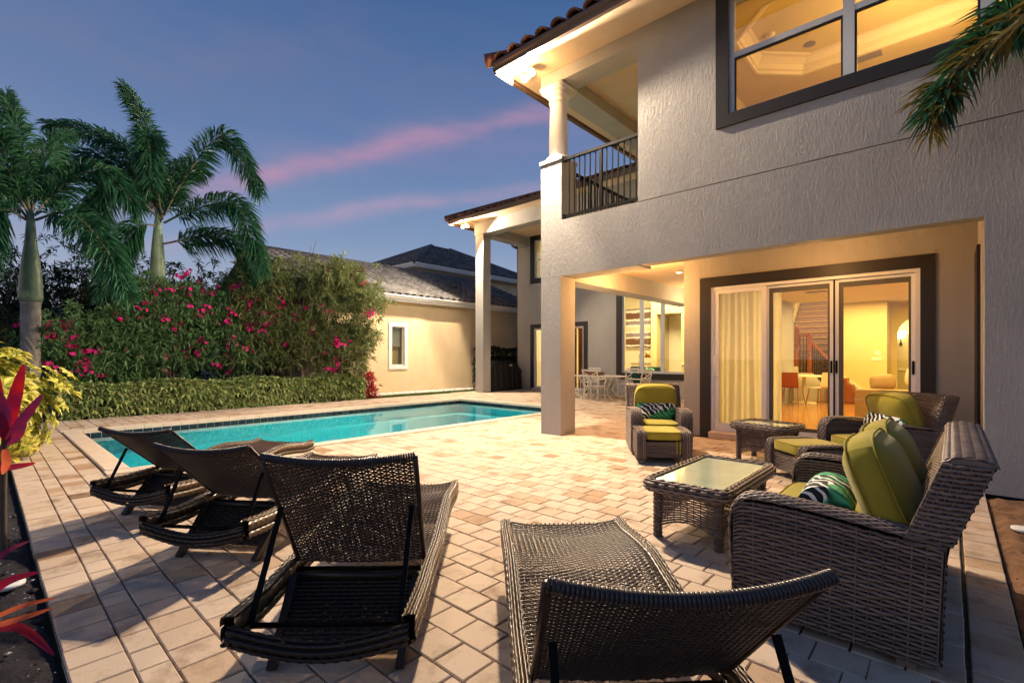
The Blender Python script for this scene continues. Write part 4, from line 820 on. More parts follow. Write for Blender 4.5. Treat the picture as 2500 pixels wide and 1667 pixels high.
def glass_table(name,label,loc,rz,L,W_,H):
    t=thing(name,label,'table',loc,rz,'wicker tables with glass tops')
    a=[]; 
    for cxs,cys,a0 in((1,1,0),(-1,1,90),(-1,-1,180),(1,-1,270)):
        for k in range(6): th=R(a0+k*18); a.append((cxs*(L/2-.07)+.06*math.cos(th),cys*(W_/2-.07)+.06*math.sin(th),H-.045))
    a=np.array(a+a[:1]); d=np.concatenate([[0],np.cumsum(np.linalg.norm(np.diff(a,axis=0),axis=1))]); d/=d[-1]
    def rim(u,v):
        x=np.interp(u,d,a[:,0]); y=np.interp(u,d,a[:,1]); r=np.sqrt(x*x+y*y)+1e-6; th=2*np.pi*v; k=.038*np.cos(th); nx=np.sign(x)*(np.abs(x)>L/2-.075)*1.; ny=np.sign(y)*(np.abs(y)>W_/2-.075)*1.; n=np.sqrt(nx*nx+ny*ny)+1e-6
        return x+nx/n*k,y+ny/n*k,H-.045+.045*np.sin(th)
    m=MB().weave(rim,int(2*(L+W_)/.04),10,.005,.48,.007,stake=False); r=m.build('rim','rattan',t,True); MB().tube(a[:-1],.03,8,closed=True).build('rim_core','rattan_core',r)
    for sx in(-1,1):
        for sy in(-1,1):
            x,y=sx*(L/2-.075),sy*(W_/2-.075)
            MB().weave(lambda u,v:(x+.03*np.cos(2*np.pi*u),y+.03*np.sin(2*np.pi*u),.0+(H-.09)*v),8,int(H/.018),.004,.48,.005,stake=False).box(x-.022,x+.022,y-.022,y+.022,0,H-.08).build('leg','rattan',t,True)
    for sx in(-1,1): MB().weave(lambda u,v:(sx*(L/2-.075),(u-.5)*(W_-.21),(.085+.055*np.sin(np.pi*u))+(H-.175-.055*np.sin(np.pi*u))*v),int((W_-.2)/.045),int((H-.2)/.018),.004,.40,.0045).build('skirt','rattan',t,True)
    for sy in(-1,1): MB().weave(lambda u,v:((u-.5)*(L-.21),sy*(W_/2-.075),(.085+.055*np.sin(np.pi*u))+(H-.175-.055*np.sin(np.pi*u))*v),int((L-.2)/.045),int((H-.2)/.018),.004,.40,.0045).build('skirt','rattan',t,True)
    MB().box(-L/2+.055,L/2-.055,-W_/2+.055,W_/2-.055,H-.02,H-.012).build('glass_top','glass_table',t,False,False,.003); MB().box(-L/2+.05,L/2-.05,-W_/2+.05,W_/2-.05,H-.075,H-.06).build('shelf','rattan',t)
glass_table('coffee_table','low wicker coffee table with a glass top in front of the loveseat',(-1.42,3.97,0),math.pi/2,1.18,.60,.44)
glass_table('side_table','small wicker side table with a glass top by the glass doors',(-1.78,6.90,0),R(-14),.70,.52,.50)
# ============================================================ dining set on the rear porch
def dining_chair(label,loc,rz):
    t=thing('dining_chair',label,'chair',loc,rz,'white metal dining chairs on the rear porch'); m='white_metal'; hw=.25
    for s in(-1,1):
        MB().tube(smooth_curve([(.25,s*.25,0),(.23,s*.24,.2),(.22,s*.245,.45)],6),.022,8).build('leg',m,t,True)
        MB().tube(smooth_curve([(-.30,s*.24,0),(-.24,s*.235,.22),(-.22,s*.235,.45),(-.26,s*.24,.7),(-.34,s*.25,.95)],6),.022,8).build('back_post',m,t,True)
        MB().tube(smooth_curve([(-.25,s*.255,.66),(0,s*.29,.665),(.18,s*.29,.67),(.25,s*.28,.62),(.21,s*.26,.52),(.22,s*.25,.44)],6),.02,8).build('armrest',m,t,True)
        MB().tube([(.23,s*.24,.16),(-.25,s*.235,.16)],.009,6).build('stretcher',m,t)
    MB().bar((-.345,-.27,.94),(-.345,.27,.94),.03,.06).build('top_rail',m,t); MB().bar((-.285,-.24,.62),(-.285,.24,.62),.02,.03).build('back_slat',m,t); MB().bar((-.33,-.24,.88),(-.29,.24,.65),.02,.028).build('cross_bar',m,t); MB().bar((-.33,.24,.88),(-.29,-.24,.65),.02,.028).build('cross_bar',m,t)
    for i in range(6): MB().box(-.22+i*.077,-.16+i*.077,-.24,.24,.43,.445).build('seat_slat',m,t)
    MB().box(-.23,.24,-.255,-.235,.41,.45).box(-.23,.24,.235,.255,.41,.45).build('seat_frame',m,t)
    return t
TB=(-8.72,13.95)
dt=thing('dining_table','white metal oval dining table on the rear porch','table',(*TB,0))
MB().lathe([(.0,.70),(.50,.70),(.54,.71),(.54,.735),(.50,.745),(0,.745)],(0,0,0),40).xf(Matrix.Diagonal((1.9,1.05,1,1))).build('table_top','white_metal',dt,False)
for sx in(-1,1):
    for sy in(-1,1): MB().tube(smooth_curve([(sx*.62,sy*.25,.70),(sx*.52,sy*.2,.5),(sx*.40,sy*.16,.3),(sx*.5,sy*.24,.12),(sx*.68,sy*.34,.0)],6),.022,8).build('leg','white_metal',dt,True)
MB().tube([(-.42,0,.3),(.42,0,.3)],.014,6).tube([(0,-.15,.3),(0,.15,.3)],.014,6).build('stretcher','white_metal',dt)
dining_chair('white dining chair with its crossed back towards the pool',(-8.38,13.12,0),R(96)); dining_chair('white dining chair behind the table, left of the wooden tray',(-9.75,14.95,0),R(-90)); dining_chair('white dining chair behind the table under the picture window',(-8.25,15.0,0),R(-95)); dining_chair('white dining chair at the table end holding a dark teal cushion',(-7.35,14.1,0),R(172)); dining_chair('white dining chair half hidden behind the square column',(-9.9,13.35,0),R(40))
o=MB().pillow(.42,.42,.16,10,3,.5).build('teal_cushion','teal_fabric',None,True); o.location=(-7.42,14.08,.66); o.rotation_euler=(0,R(68),R(-8)); tag(o,'dark teal cushion leaning on the dining chair at the table end','cushion')
tr=thing('serving_tray','carved brown wooden tray on the white dining table','tray',(-9.0,14.1,.746)); MB().box(-.28,.28,-.17,.17,0,.015).build('base','tray_wood',tr)
for a in((-.28,.28,-.17,-.15),(-.28,.28,.15,.17),(-.28,-.26,-.149,.149),(.26,.28,-.149,.149)): MB().box(*a,.015,.10).build('side','tray_wood',tr)
# covered grill
g=thing('covered_grill','black fabric covered barbecue grill standing behind the far column','grill',(-13.62,14.3,0))
def gsec(y): # height profile along the grill
    return np.interp(y,[-.95,-.93,-.80,-.62,-.5,.5,.62,.86,.93,.95],[.80,.86,.92,1.13,1.20,1.19,1.12,.90,.84,.80])
def gP(u,v):
    y=(u-.5)*1.9; sh=np.where(np.abs(y)>.86,.92,1.0); h=gsec(y); a=v*2; d=.33*(1-.12*np.clip(np.abs(y)-.6,0,1))
    wob=.012*np.sin(u*37+v*3)+.008*np.sin(u*83)
    x=np.where(v<.4,d+wob+.03*(1-v/.4),np.where(v<.6,d*np.cos((v-.4)/.2*np.pi),-d-wob)); z=np.where(v<.4,h*(.03+.93*v/.4),np.where(v<.6,h*(.96+.04*np.sin((v-.4)/.2*np.pi)),h*(.96-.93*(v-.6)/.4)))
    yy=y*np.where(z<.7,.95+.03*np.abs(np.sin(z*5)),1)
    return x,yy,z
MB().grid(gP,60,40).build('cover','cover_black',g,True)
for s in(-1,1): MB().box(-.3,.3,s*.85-.015,s*.85+.015,.02,.80).build('side_panel','cover_black',g)
lb=MB().box(.338,.345,.18,.34,1.0,1.06).build('brand_label','label_white',g); MB().box(.3452,.347,.30,.335,1.005,1.055).build('label_mark','label_red',lb)
# ============================================================ furniture inside
t=thing('tan_sofa','tan sofa with a cream cushion seen through the right glass door','sofa',(-.2,11.2,FZ))
MB().box(-1.15,1.3,-.1,.12,0,.66).build('back','tan_fabric',t,False,False,.03); MB().box(-1.15,1.3,.12,.85,.0,.40).build('seat','tan_fabric',t,False,False,.03); MB().box(-1.15,-.95,.12,.85,.40,.62).build('arm','tan_fabric',t,False,False,.03)
for n,mt,x,z,s,r,lab in(('cream_cushion','cream_fabric',-.35,.98,.55,8,'large cream cushion standing on the tan sofa inside'),('brown_cushion','tan_fabric',-.95,.88,.4,-6,'brown cushion at the end of the tan sofa inside'),('dark_green_cushion','green_fabric',.35,.95,.5,5,'dark green cushion at the right of the tan sofa inside')):
    o=MB().pillow(s,s*.8,.2,10,3,.5).build(n,mt,None,True); o.location=(x,11.38,z); o.rotation_euler=(R(75),R(r),0); tag(o,lab,'cushion')
t=thing('barrel_chair','tan woven barrel chair just inside the right glass door','chair',(-.45,9.95,FZ))
MB().grid(lambda u,v:(.38*np.cos(np.pi*(1+u)),.36*np.sin(np.pi*(1+u))-.0,.12+.60*v),24,8).build('shell','wicker_int',t,True); MB().lathe([(.33,.12),(.35,.36),(.3,.42)],(0,0,0),24).build('seat','cream_fabric',t,True)
for s in(-1,1): MB().tube([(s*.25,-.2,0),(s*.25,-.2,.15)],.02,6).build('leg','wood_red',t); MB().tube([(s*.25,.2,0),(s*.25,.2,.15)],.02,6).build('leg','wood_red',t)
t=thing('kitchen_table','white round table behind the middle glass door','table',(-3.0,15.3,FZ)); MB().lathe([(0,.72),(.55,.72),(.55,.75),(0,.75)],(0,0,0),30).build('top','plaster_white',t); MB().lathe([(.3,0),(.28,.03),(.04,.05),(.04,.72)],(0,0,0),16).build('pedestal','plaster_white',t)
def shell_chair(label,loc,rz,mt):
    t=thing('shell_chair',label,'chair',loc,rz,'kitchen chairs inside'); MB().grid(lambda u,v:(np.where(v<.5,.22-.42*v*2,-.20-.06*(v-.5)*2),(u-.5)*.42,np.where(v<.5,.46,.46+.40*(v-.5)*2)),6,14).build('shell',mt,t,True)
    for sx in(-1,1):
        for sy in(-1,1): MB().tube([(sx*.15,sy*.15,.45),(sx*.22,sy*.21,0)],.011,6).build('leg','orange_plastic',t)
shell_chair('orange shell chair at the white table behind the middle glass door',(-3.05,14.3,FZ),R(80),'orange_plastic'); shell_chair('pale shell chair beside the orange one behind the glass door',(-2.55,14.75,FZ),R(150),'cream_fabric')
xsc,zsc=q(1710,640,YK+2.36); t=thing('wall_sconce','glowing wall sconce on the hall wall seen through the right glass door','sconce',(xsc,YK+2.33,zsc))
MB().lathe([(.05,-.10),(.12,-.02),(.15,.1),(.13,.12)],(0,-.12,0),20).build('shade','sconce_glow',t,True); MB().tube([(0,.02,-.22),(0,-.06,-.2),(0,-.12,-.1)],.014,6).lathe([(.035,0),(.03,.1)],(0,-.0,-.3),10).build('bracket','iron',t)
light('sconce_lamp','POINT',(xsc,YK+2.1,zsc+.2),18,(1,.8,.5),.08)
for (a,b,w_,h_) in((1503,790,.13,.13),(1495,840,.20,.11)):
    x,z=q(a,b); tag(MB().box(x-w_/2,x+w_/2,YK-.012,YK-.001,z-h_/2,z+h_/2).build('wall_switch','plaster_white'),'square white wall control above the switches' if h_==.13 else 'wide white light switch plate on the inside wall','switch')
o=MB().box(-11.15,-9.95,20.12,20.195,1.75,3.75).build('striped_canvas','art'); tag(o,'tall abstract canvas with brown and white stripes in the rear room','painting')
fl=thing('floor_lamp','brass floor lamp with a cone shade behind the picture window','floor lamp',(-9.2,17.5,.08)); MB().lathe([(.14,0),(.14,.02),(.02,.03)],(0,0,0),16).build('base','brass',fl); MB().tube([(0,0,.02),(.1,0,1.38),(.45,0,1.46)],.011,6).build('stem','brass',fl); MB().lathe([(.04,.12),(.13,-.12),(.12,-.12),(.03,.12)],(.45,0,1.38),16).build('shade','brass',fl,True)
def lounge_chair(label,loc,rz):
    t=thing('green_armchair',label,'armchair',loc,rz,'dark green armchairs in the rear room'); MB().box(-.35,.35,-.35,.35,.12,.42).build('seat','green_fabric',t,False,False,.04); MB().box(-.35,.35,-.42,-.25,.42,.9).build('back','green_fabric',t,False,False,.05)
    for s in(-1,1): MB().box(s*.36-.07,s*.36+.07,-.38,.35,.12,.6).build('arm','green_fabric',t,False,False,.04); MB().tube([(s*.3,.28,0),(s*.3,.28,.13)],.02,6).build('leg','iron',t); MB().tube([(s*.3,-.28,0),(s*.3,-.28,.13)],.02,6).build('leg','iron',t)
lounge_chair('dark green armchair with a pale cushion in the rear room',(-8.35,17.3,.08),R(200)); lounge_chair('dark armchair behind the floor lamp in the rear room',(-9.6,17.9,.08),R(170))
o=MB().pillow(.42,.42,.14,10,3,.5).build('pale_cushion','leaf_print',None,True); o.location=(-8.55,17.25,.74); o.rotation_euler=(R(70),0,R(30)); tag(o,'patterned pale cushion on the dark green armchair inside','cushion')
# well lights in the beds
for i,(p,lab) in enumerate((((20,1427),'round white well light set in the dark bed at the left edge'),((2500,1292),'round white well light in the dry soil at the right edge'))):
    c=PZ(*p,0); t=thing('well_light',lab,'ground light',(c[0],c[1],-.01),0,'ground lights in the beds'); MB().lathe([(.055,0),(.075,.0),(.075,.02),(.055,.022)],(0,0,0),28).build('ring','fascia_white',t,True); MB().lathe([(.056,.0),(.054,.012)],(0,0,0),28).build('lens','frost',t)
# ============================================================ neighbouring house
nb=thing('neighbour_house','cream single storey neighbouring house wing with grey tiled roof','house',(-16,12,0))
def npart(m,n,mt,smooth=False): return m.build(n,mt,nb,smooth,True)
NW=(10.55,11.42,.89,2.69); t_=.14
m=MB(); y0,y1=7.2,19.5
for (a,b,c,d) in((y0,NW[0]+t_,0,3.55),(NW[0]+t_,NW[1]-t_,0,NW[2]+t_),(NW[0]+t_,NW[1]-t_,NW[3]-t_,3.55),(NW[1]-t_,y1,0,3.55)): m.box(-16.2,-16.0,a,b,c,d)
m.box(-24,-16.2,y0,y0+.2,0,3.55); npart(m,'wall','stucco_cream')
wn=npart(MB().box(-16.0,-15.96,NW[0],NW[0]+t_,NW[2],NW[3]).box(-16.0,-15.96,NW[1]-t_,NW[1],NW[2],NW[3]).box(-16.0,-15.96,NW[0]+t_,NW[1]-t_,NW[3]-t_,NW[3]).box(-16.0,-15.96,NW[0]+t_,NW[1]-t_,NW[2],NW[2]+t_),'window','fascia_white')
a,b,c,d=NW[0]+t_,NW[1]-t_,NW[2]+t_,NW[3]-t_
MB().box(-16.1,-16.06,a,a+.04,c,d).box(-16.1,-16.06,b-.04,b,c,d).box(-16.1,-16.06,a+.04,b-.04,c,c+.04).box(-16.1,-16.06,a+.04,b-.04,d-.04,d).build('frame','fascia_white',wn).location=wn.location*0
MB().box(-16.09,-16.085,a+.04,b-.04,c+.04,d-.04).build('pane','glass',wn); MB().box(-16.5,-16.45,a-.1,b+.1,c+.75,d+.1).build('blind','frost',wn); MB().box(-16.9,-16.85,a-.3,b+.3,c-.3,d).build('backing','plaster',wn)
light('neighbour_lamp','POINT',(-16.7,11.0,1.4),6,(1,.75,.5),.1)
npart(MB().box(-15.75,-15.6,y0-.3,19.6,3.5,3.62),'gutter','fascia_white'); npart(MB().box(-15.76,-16.2,y0-.3,19.6,3.552,3.575),'soffit','fascia_white')
gutter([(-15.6,19.6),(-15.6,y0-.3)],(1,0),h=.13,w_=.12,z=3.6,name='ogee_gutter',mt='fascia_white',par=nb)
def tiled(p0,ux,vx,nu,nv,tri=None,name='roof_tiles',par=None):
    # S-shaped roof tiles over the plane p0 + ux*s + vx*t, clipped to a shape test
    m=MB(); p0,ux,vx=map(lambda a:np.array(a,float),(p0,ux,vx)); n=np.cross(ux,vx); n/=np.linalg.norm(n)
    if n[2]<0: n=-n
    du,dv=ux/nu,vx/nv
    prof=[(0,.005),(.12,.03),(.3,.085),(.5,.10),(.7,.08),(.85,.025),(1,.005)]
    for i in range(nu):
        for j in range(nv):
            if tri and not tri((i+.5)/nu,(j+.5)/nv): continue
            o=p0+du*i+dv*j+n*(nrg.random()*.008); k=len(prof)
            vs=[o+du*a+n*(h+.06) for a,h in prof]+[o+du*a+dv*1.06+n*h for a,h in prof]+[o+du*a+n*(h-.005) for a,h in prof]
            m.add(vs,[(q_,q_+1,k+q_+1,k+q_) for q_ in range(k-1)]+[(2*k+q_,2*k+q_+1,q_+1,q_) for q_ in range(k-1)])
    o=m.build(name,'grey_tile',par,True,True); o['kind']='stuff'; return o
zE,zR=3.70,5.56
npart(MB().add([(-15.5,y0-.35,zE),(-15.5,19.6,zE),(-20,19.6,zR),(-20,y0-.35,zR),(-24.5,y0-.35,zE),(-24.5,19.6,zE)],[(0,1,2,3),(3,2,5,4)]),'roof','grey_tile')
tiled((-15.5,y0-.35,zE+.01),(0,12.75,0),(-4.5,0,zR-zE),38,12,par=nb)
npart(MB().tube([(-20,y0-.4,zR+.06),(-20,19.6,zR+.06)],.13,10),'ridge','grey_tile',True)
npart(MB().lathe([(.10,0),(.10,.16),(.16,.17),(.14,.24)],(-17.6,15.3,4.56),14),'roof_vent','grey_tile',True)
npart(MB().tube(smooth_curve([(-19.4,13.0,5.25),(-19.8,13.0,5.6),(-20.2,13.0,5.6)],6),[.16]*12+[.16],12),'ridge_end','grey_tile',True)
n2=thing('neighbour_upper_house','upper storey of the neighbouring house with grey hipped roof','house',(-24,20,0))
def n2p(m,n,mt,smooth=False): return m.build(n,mt,n2,smooth,True)
n2p(MB().box(-33,-22.1,16.4,27,0,6.35),'wall','stucco_cream')
pk=np.array([-26.5,20.9,8.95]); e=6.5
cs=[(-21.5,15.8,e),(-21.5,27,e),(-33.5,27,e),(-33.5,15.8,e)]
n2p(MB().add(cs+[tuple(pk),(-26.5,22.5,8.95)],[(0,1,5,4),(2,3,4,5),(3,0,4),(1,2,5)]),'roof','grey_tile')
tiled((-21.5,15.8,e+.01),(0,11.2,0),(-5,0,2.45),33,14,lambda u,v:v*5.1/11.2<u<1-v*4.5/11.2,par=n2); tiled((-33.5,15.8,e+.01),(12,0,0),(0,5.1,2.45),36,14,lambda u,v:v*.58<u<1-v*5/12,par=n2)
for p in(cs[0],cs[1],cs[3]): n2p(MB().tube([np.array(p)+[0,0,.05],(pk if p!=cs[1] else np.array([-26.5,22.5,8.95]))+[0,0,.06]],.13,8),'hip_ridge','grey_tile',True)
gutter([(-21.55,27),(-21.55,15.85)],(1,0),h=.22,w_=.14,z=6.3,mt='fascia_white',par=n2); gutter([(-21.55,15.85),(-33.5,15.85)],(0,-1),h=.22,w_=.14,z=6.3,mt='fascia_white',par=n2)
n2p(MB().box(-33.5,-21.55,15.85,16.4,6.28,6.3).box(-22.1,-21.55,16.4,27,6.28,6.3),'soffit','fascia_white')
# ============================================================ plants
def unit(a): return a/(np.linalg.norm(a,axis=-1,keepdims=True)+1e-9)
def leaves(m,base,dirn,L,Wd,droop=.25,fold=.25):
    # one folded, slightly drooping blade per row
    n=len(base); dirn=unit(dirn); up=np.tile([0,0,1.],(n,1)); side=unit(np.cross(dirn,up)+nrg.normal(0,.25,(n,3))); nor=unit(np.cross(side,dirn))
    L=np.broadcast_to(L,(n,))[:,None]; Wd=np.broadcast_to(Wd,(n,))[:,None]
    mid=base+dirn*L*.5; tip=base+dirn*L-np.array([0,0,1.])*L*droop
    v=np.stack([base,mid+side*Wd/2+nor*Wd*fold,tip,mid-side*Wd/2+nor*Wd*fold,mid-np.array([0,0,1.])*L*droop*.1],1).reshape(-1,3)
    i=np.arange(n)*5; f=np.concatenate([np.stack([i,i+4,i+1],1),np.stack([i+1,i+4,i+2],1),np.stack([i,i+3,i+4],1),np.stack([i+4,i+3,i+2],1)])
    m.add(v,f); return m
def rosette(m,c,ax,nl,L,Wd,spread=.9,droop=.2):
    k=len(c); c=np.repeat(c,nl,0); ax=np.repeat(unit(ax),nl,0); d=unit(ax*(1-spread*.5)+nrg.normal(0,1,c.shape)*spread*.75)
    return leaves(m,c+nrg.normal(0,.01,c.shape),d,L*(.7+.5*nrg.random(len(c))),Wd*(.8+.4*nrg.random(len(c))),droop)
def umbel(m,c,ax,nl,L,Wd):
    k=len(c)
    for j in range(nl):
        a=2*np.pi*(j/nl)+nrg.random(k)*.4; ref=np.where(np.abs(ax[:,2:3])<.9,[[0,0,1.]],[[1.,0,0]]); u=unit(np.cross(ax,ref)); v=np.cross(ax,u)
        d=u*np.cos(a)[:,None]+v*np.sin(a)[:,None]+ax*.35
        leaves(m,c,d,L*(.8+.4*nrg.random(k)),Wd*(.85+.3*nrg.random(k)),.22,.15)
    return m
def shell_pts(n,c,r,inner=.55):
    d=unit(nrg.normal(0,1,(n,3))); rad=inner+(1-inner)*nrg.random(n)**.6
    lump=1+.16*np.sin(d[:,0]*5+c[0]*3)+.14*np.sin(d[:,2]*6+c[1]*2)+.12*np.sin(d[:,1]*7)
    p=np.array(c)+d*np.array(r)*(rad*lump)[:,None]; return p,d
# ---------------- palms
def frond(m,pr,pts,L,n,plumes=5,wid=.042,bare=.10,droop=.35):
    c=smooth_curve(pts,14); s=np.concatenate([[0],np.cumsum(np.linalg.norm(np.diff(c,axis=0),axis=1))]); tot=s[-1]; s/=tot
    pr.tube(c,np.linspace(.03,.006,len(c)),6)
    t=bare+(1-bare)*nrg.random(n*plumes)**.95; P=np.stack([np.interp(t,s,c[:,k]) for k in range(3)],1); tg=unit(np.stack([np.interp(np.clip(t+.02,0,1),s,c[:,k])-np.interp(np.clip(t-.02,0,1),s,c[:,k]) for k in range(3)],1))
    u=unit(np.cross(tg,[0,0,1.])); v=np.cross(u,tg); a=nrg.random(len(t))*2*np.pi
    d=u*np.cos(a)[:,None]+v*np.sin(a)[:,None]+tg*(.55+.5*t)[:,None]
    ln=L*(.55+.45*np.sin(np.pi*np.clip(t*.9+.12,0,1)))*(.8+.4*nrg.random(len(t)))
    leaves(m,P,d,ln,wid*(.7+.5*nrg.random(len(t))),droop,.2)
S_=2500/2352
def palm(label,base,dep,fronds,shaft,crown_px,mt='palm_leaf',L=.55,n=70):
    t=thing('palm_tree',label,'palm tree',(float(base[0]),float(base[1]),-.05),0,'feathery palms behind the oleanders')
    b=np.array([base[0],base[1],-.05]); off=lambda p:np.asarray(p,float)-b
    prof=shaft; zs=[z for r,z in prof[0]]; rs=[r for r,z in prof[0]]; zt=np.arange(0,zs[-1]+.001,.035); MB().lathe([(float(np.interp(z,zs,rs))*(1.035 if k%4==0 else 1-.006*(k%4)),float(z)) for k,z in enumerate(zt)]+[(rs[-1],zs[-1])],(0,0,0),20).build('trunk','palm_trunk',t,True); MB().lathe([(r,z) for r,z in prof[1]],(0,0,0),20).build('crownshaft','crownshaft',t,True)
    for f in fronds:
        *px,dd=f; m=MB(); pr=MB()
        pts=[]; k=len(px)
        for i,(x,y) in enumerate(px): pts.append(off(PD(x*S_,y*S_,dep+dd*i/(k-1))))
        frond(m,pr,pts,L,n); o=m.build('frond',mt,t); pr.build('rachis','petiole',o,True)
    return t
D1=10.64; b1=PD(75,900,D1)
palm('tall palm with a bulging pale green crownshaft at the left edge',b1,D1,[((70,495),(55,400),(38,300),(15,215),.3),((66,495),(20,390),(-10,290),(-70,240),-.6),((62,500),(10,440),(-40,425),(-90,530),.6),((60,505),(10,480),(-25,520),(-40,600),-1.0),((80,495),(130,440),(220,395),(320,480),.8),((82,505),(160,490),(235,560),(290,670),-.9),((72,495),(95,400),(120,330),(160,310),1.5)],
  ([(.17,0),(.165,.5),(.16,1.2),(.168,1.6),(.162,1.9),(.17,2.2),(.165,2.55),(.18,2.62)],[(.19,2.62),(.205,2.72),(.19,3.1),(.15,3.55),(.12,3.8),(.10,3.95),(.08,4.3),(.05,4.6)]),None,n=120,L=.60)
D2=13.6; b2=PD(385,900,D2)
palm('palm with a tall upright frond rising behind the pink oleander',b2,D2,[((372,500),(352,400),(332,280),(285,200),.2),((372,495),(350,370),(342,315),(350,420),-1.8),((377,495),(430,400),(515,315),(598,445),.0),((377,512),(450,480),(545,475),(603,620),-.5),((376,560),(470,545),(545,560),(590,650),.9),((365,485),(300,355),(200,300),(105,285),.9),((365,492),(280,385),(180,365),(100,440),-.3),((362,500),(295,435),(240,440),(215,580),-1.6),((370,510),(330,430),(270,420),(200,480),1.2),((372,505),(400,420),(420,380),(470,400),1.3),((366,520),(320,520),(270,580),(240,680),-1.2)],
  ([(.17,0),(.16,.8),(.15,1.8),(.155,2.6),(.15,3.5)],[(.17,3.5),(.19,3.7),(.16,4.3),(.12,4.8),(.10,5.0),(.08,5.2),(.05,5.5)]),None,n=150,L=.62)
# frond of a palm that stands beyond the right edge of the picture, close to the facade
tp=thing('overhanging_palm','palm frond tip hanging in front of the upper window at the right','palm tree',(3.6,3.6,-.04))
b=np.array([3.6,3.6,-.04]); MB().lathe([(.17,0),(.15,2),(.14,4.2),(.12,4.9),(.06,5.4)],(0,0,0),16).build('trunk','palm_trunk',tp,True)
dp=4.4
def fr2(px,dd0,dd1,mt,L,n,wid=.045):
    k=len(px); pts=[np.array([0,0,5.2])]+[PD(x*S_,y*S_,dd0+(dd1-dd0)*i/(k-1))-b for i,(x,y) in enumerate(px)]; m=MB(); pr=MB(); frond(m,pr,pts,L,n,4,wid,.25,.25); o=m.build('frond',mt,tp); pr.build('rachis','petiole',o,True)
fr2([(2420,-60),(2320,40),(2220,130),(2135,275)],4.5,4.3,'palm_leaf',.5,200); fr2([(2520,-20),(2480,60),(2440,150)],4.6,4.7,'palm_leaf',.5,160)
fr2([(2215,150),(2180,215),(2150,270),(2138,305)],4.28,4.25,'palm_leaf_warm',.38,90,.04)
# ---------------- oleanders
pet=[]
def flower_mesh(seed):
    r=np.random.default_rng(seed); m=MB().add([(0,0,-.05)],[])
    for k in range(9):
        c=r.normal(0,1,3)*np.array([.05,.05,.03]); ax=unit(c+np.array([0,0,.05])); u=unit(np.cross(ax,[.3,.5,.8])); v=np.cross(ax,u)
        vs=[c]; 
        for j in range(10):
            a=2*np.pi*j/10; rr=.042 if j%2==0 else .026; vs.append(c+(u*math.cos(a)+v*math.sin(a))*rr+ax*(.012 if j%2==0 else .004))
        vs.append(c+ax*.002+u*.002); m.add(vs,[(0,1+j,1+(j+1)%10) for j in range(10)]); m.f.append((0,m.n-12,m.n-1))
    return m.mesh('flower_cluster','flower_pink')
FM=[flower_mesh(s) for s in range(4)]
def oleander(label,px,top,X,rx,rz,n,mt,nf,seed,fx=.6):
    nf=int(nf*1.45)
    base=PX(px,900,X); dep=float((base-CP)@fwv); base[2]=-.03; ztop=HC+(HZ-top)*dep/FPX; rz=(ztop-.25)/2; c=np.array([0,0,.25+rz]); n=int(n*1.5); t=thing('oleander',label,'shrub',tuple(base),0,'flowering oleanders behind the hedge')
    st=MB()
    for k in range(16):
        a=rng.random()*6.28; r=.35+.6*rng.random(); tipp=c+np.array([math.cos(a)*rx*r,math.sin(a)*rx*r,rz*(.1+.75*rng.random())]); st.tube(smooth_curve([(math.cos(a)*.08,math.sin(a)*.08,0),tipp*np.array([.35,.35,.5])+np.array([0,0,.1]),tipp],5),np.linspace(.022,.006,10)[:len(smooth_curve([(0,0,0),(0,0,1),(0,0,2)],5))],5)
    st.build('stems','bark',t)
    nb_=15; r_=np.random.default_rng(seed); bc=[]; Pp=[]; Dd=[]; Sc=np.array([rx*fx,rx,rz])
    for k in range(nb_):
        dv=unit(r_.normal(0,1,3)+np.array([0,0,.15])); s_=.28+.42*r_.random(); b_=c+dv*Sc*s_*1.05
        if b_[2]<c[2]: b_[:2]*=.6+.4*max(0,b_[2]/c[2])
        rr=np.array([max(.42,rx*fx*.62),rx*.50,min(rz*.5,.75)])*(.75+.45*r_.random()); bc.append((b_,rr)); p,d=shell_pts(n//nb_,b_,rr,.45); Pp.append(p); Dd.append(d)
    p=np.concatenate(Pp); d=np.concatenate(Dd); keep=p[:,2]>.3; p,d=p[keep],d[keep]; m=MB(); rosette(m,p,d*.7+np.array([0,0,.6]),11,.24,.046,.95,.18); m.build('foliage',mt,t)
    Pp=[];Dd=[]
    for k in range(6):
        b_,rr=bc[(k*2+seed)%nb_]; p,d=shell_pts(nf,b_,rr*1.04,.95); Pp.append(p); Dd.append(d)
    p=np.concatenate(Pp); d=np.concatenate(Dd); o_=r_.permutation(len(p)); p=p[o_]; d=d[o_]; tocam=unit(-base*np.array([1,1,0]))
    k=0
    for q_,dd in zip(p,d):
        if dd@tocam>.25 and q_[2]>.8 and k<nf: inst(FM[k%4],'flower_cluster',t,tuple(q_),(rng.random(),rng.random(),rng.random()*6),(1.0+.6*rng.random(),)*3); k+=1
oleander('low oleander with many magenta flowers beside the left palm trunk',175,770,-15.4,.95,.75,420,'oleander',16,1)
oleander('dark oleander with few flowers between the two palms',290,750,-15.9,1.0,1.4,620,'oleander',7,2)
oleander('oleander thick with pink flowers in front of the second palm trunk',425,635,-15.7,1.2,1.35,750,'oleander',34,3)
oleander('oleander with pink flowers right of the second palm trunk',570,660,-15.75,1.25,1.5,750,'oleander',26,4)
oleander('tallest oleander with sparse red flowers at the top of the row',700,550,-15.55,1.75,2.0,950,'oleander_lit',20,5)
oleander('rounded oleander overlapping the cream wall at the right end',835,610,-14.95,1.3,1.55,900,'oleander_lit',16,6,.85)
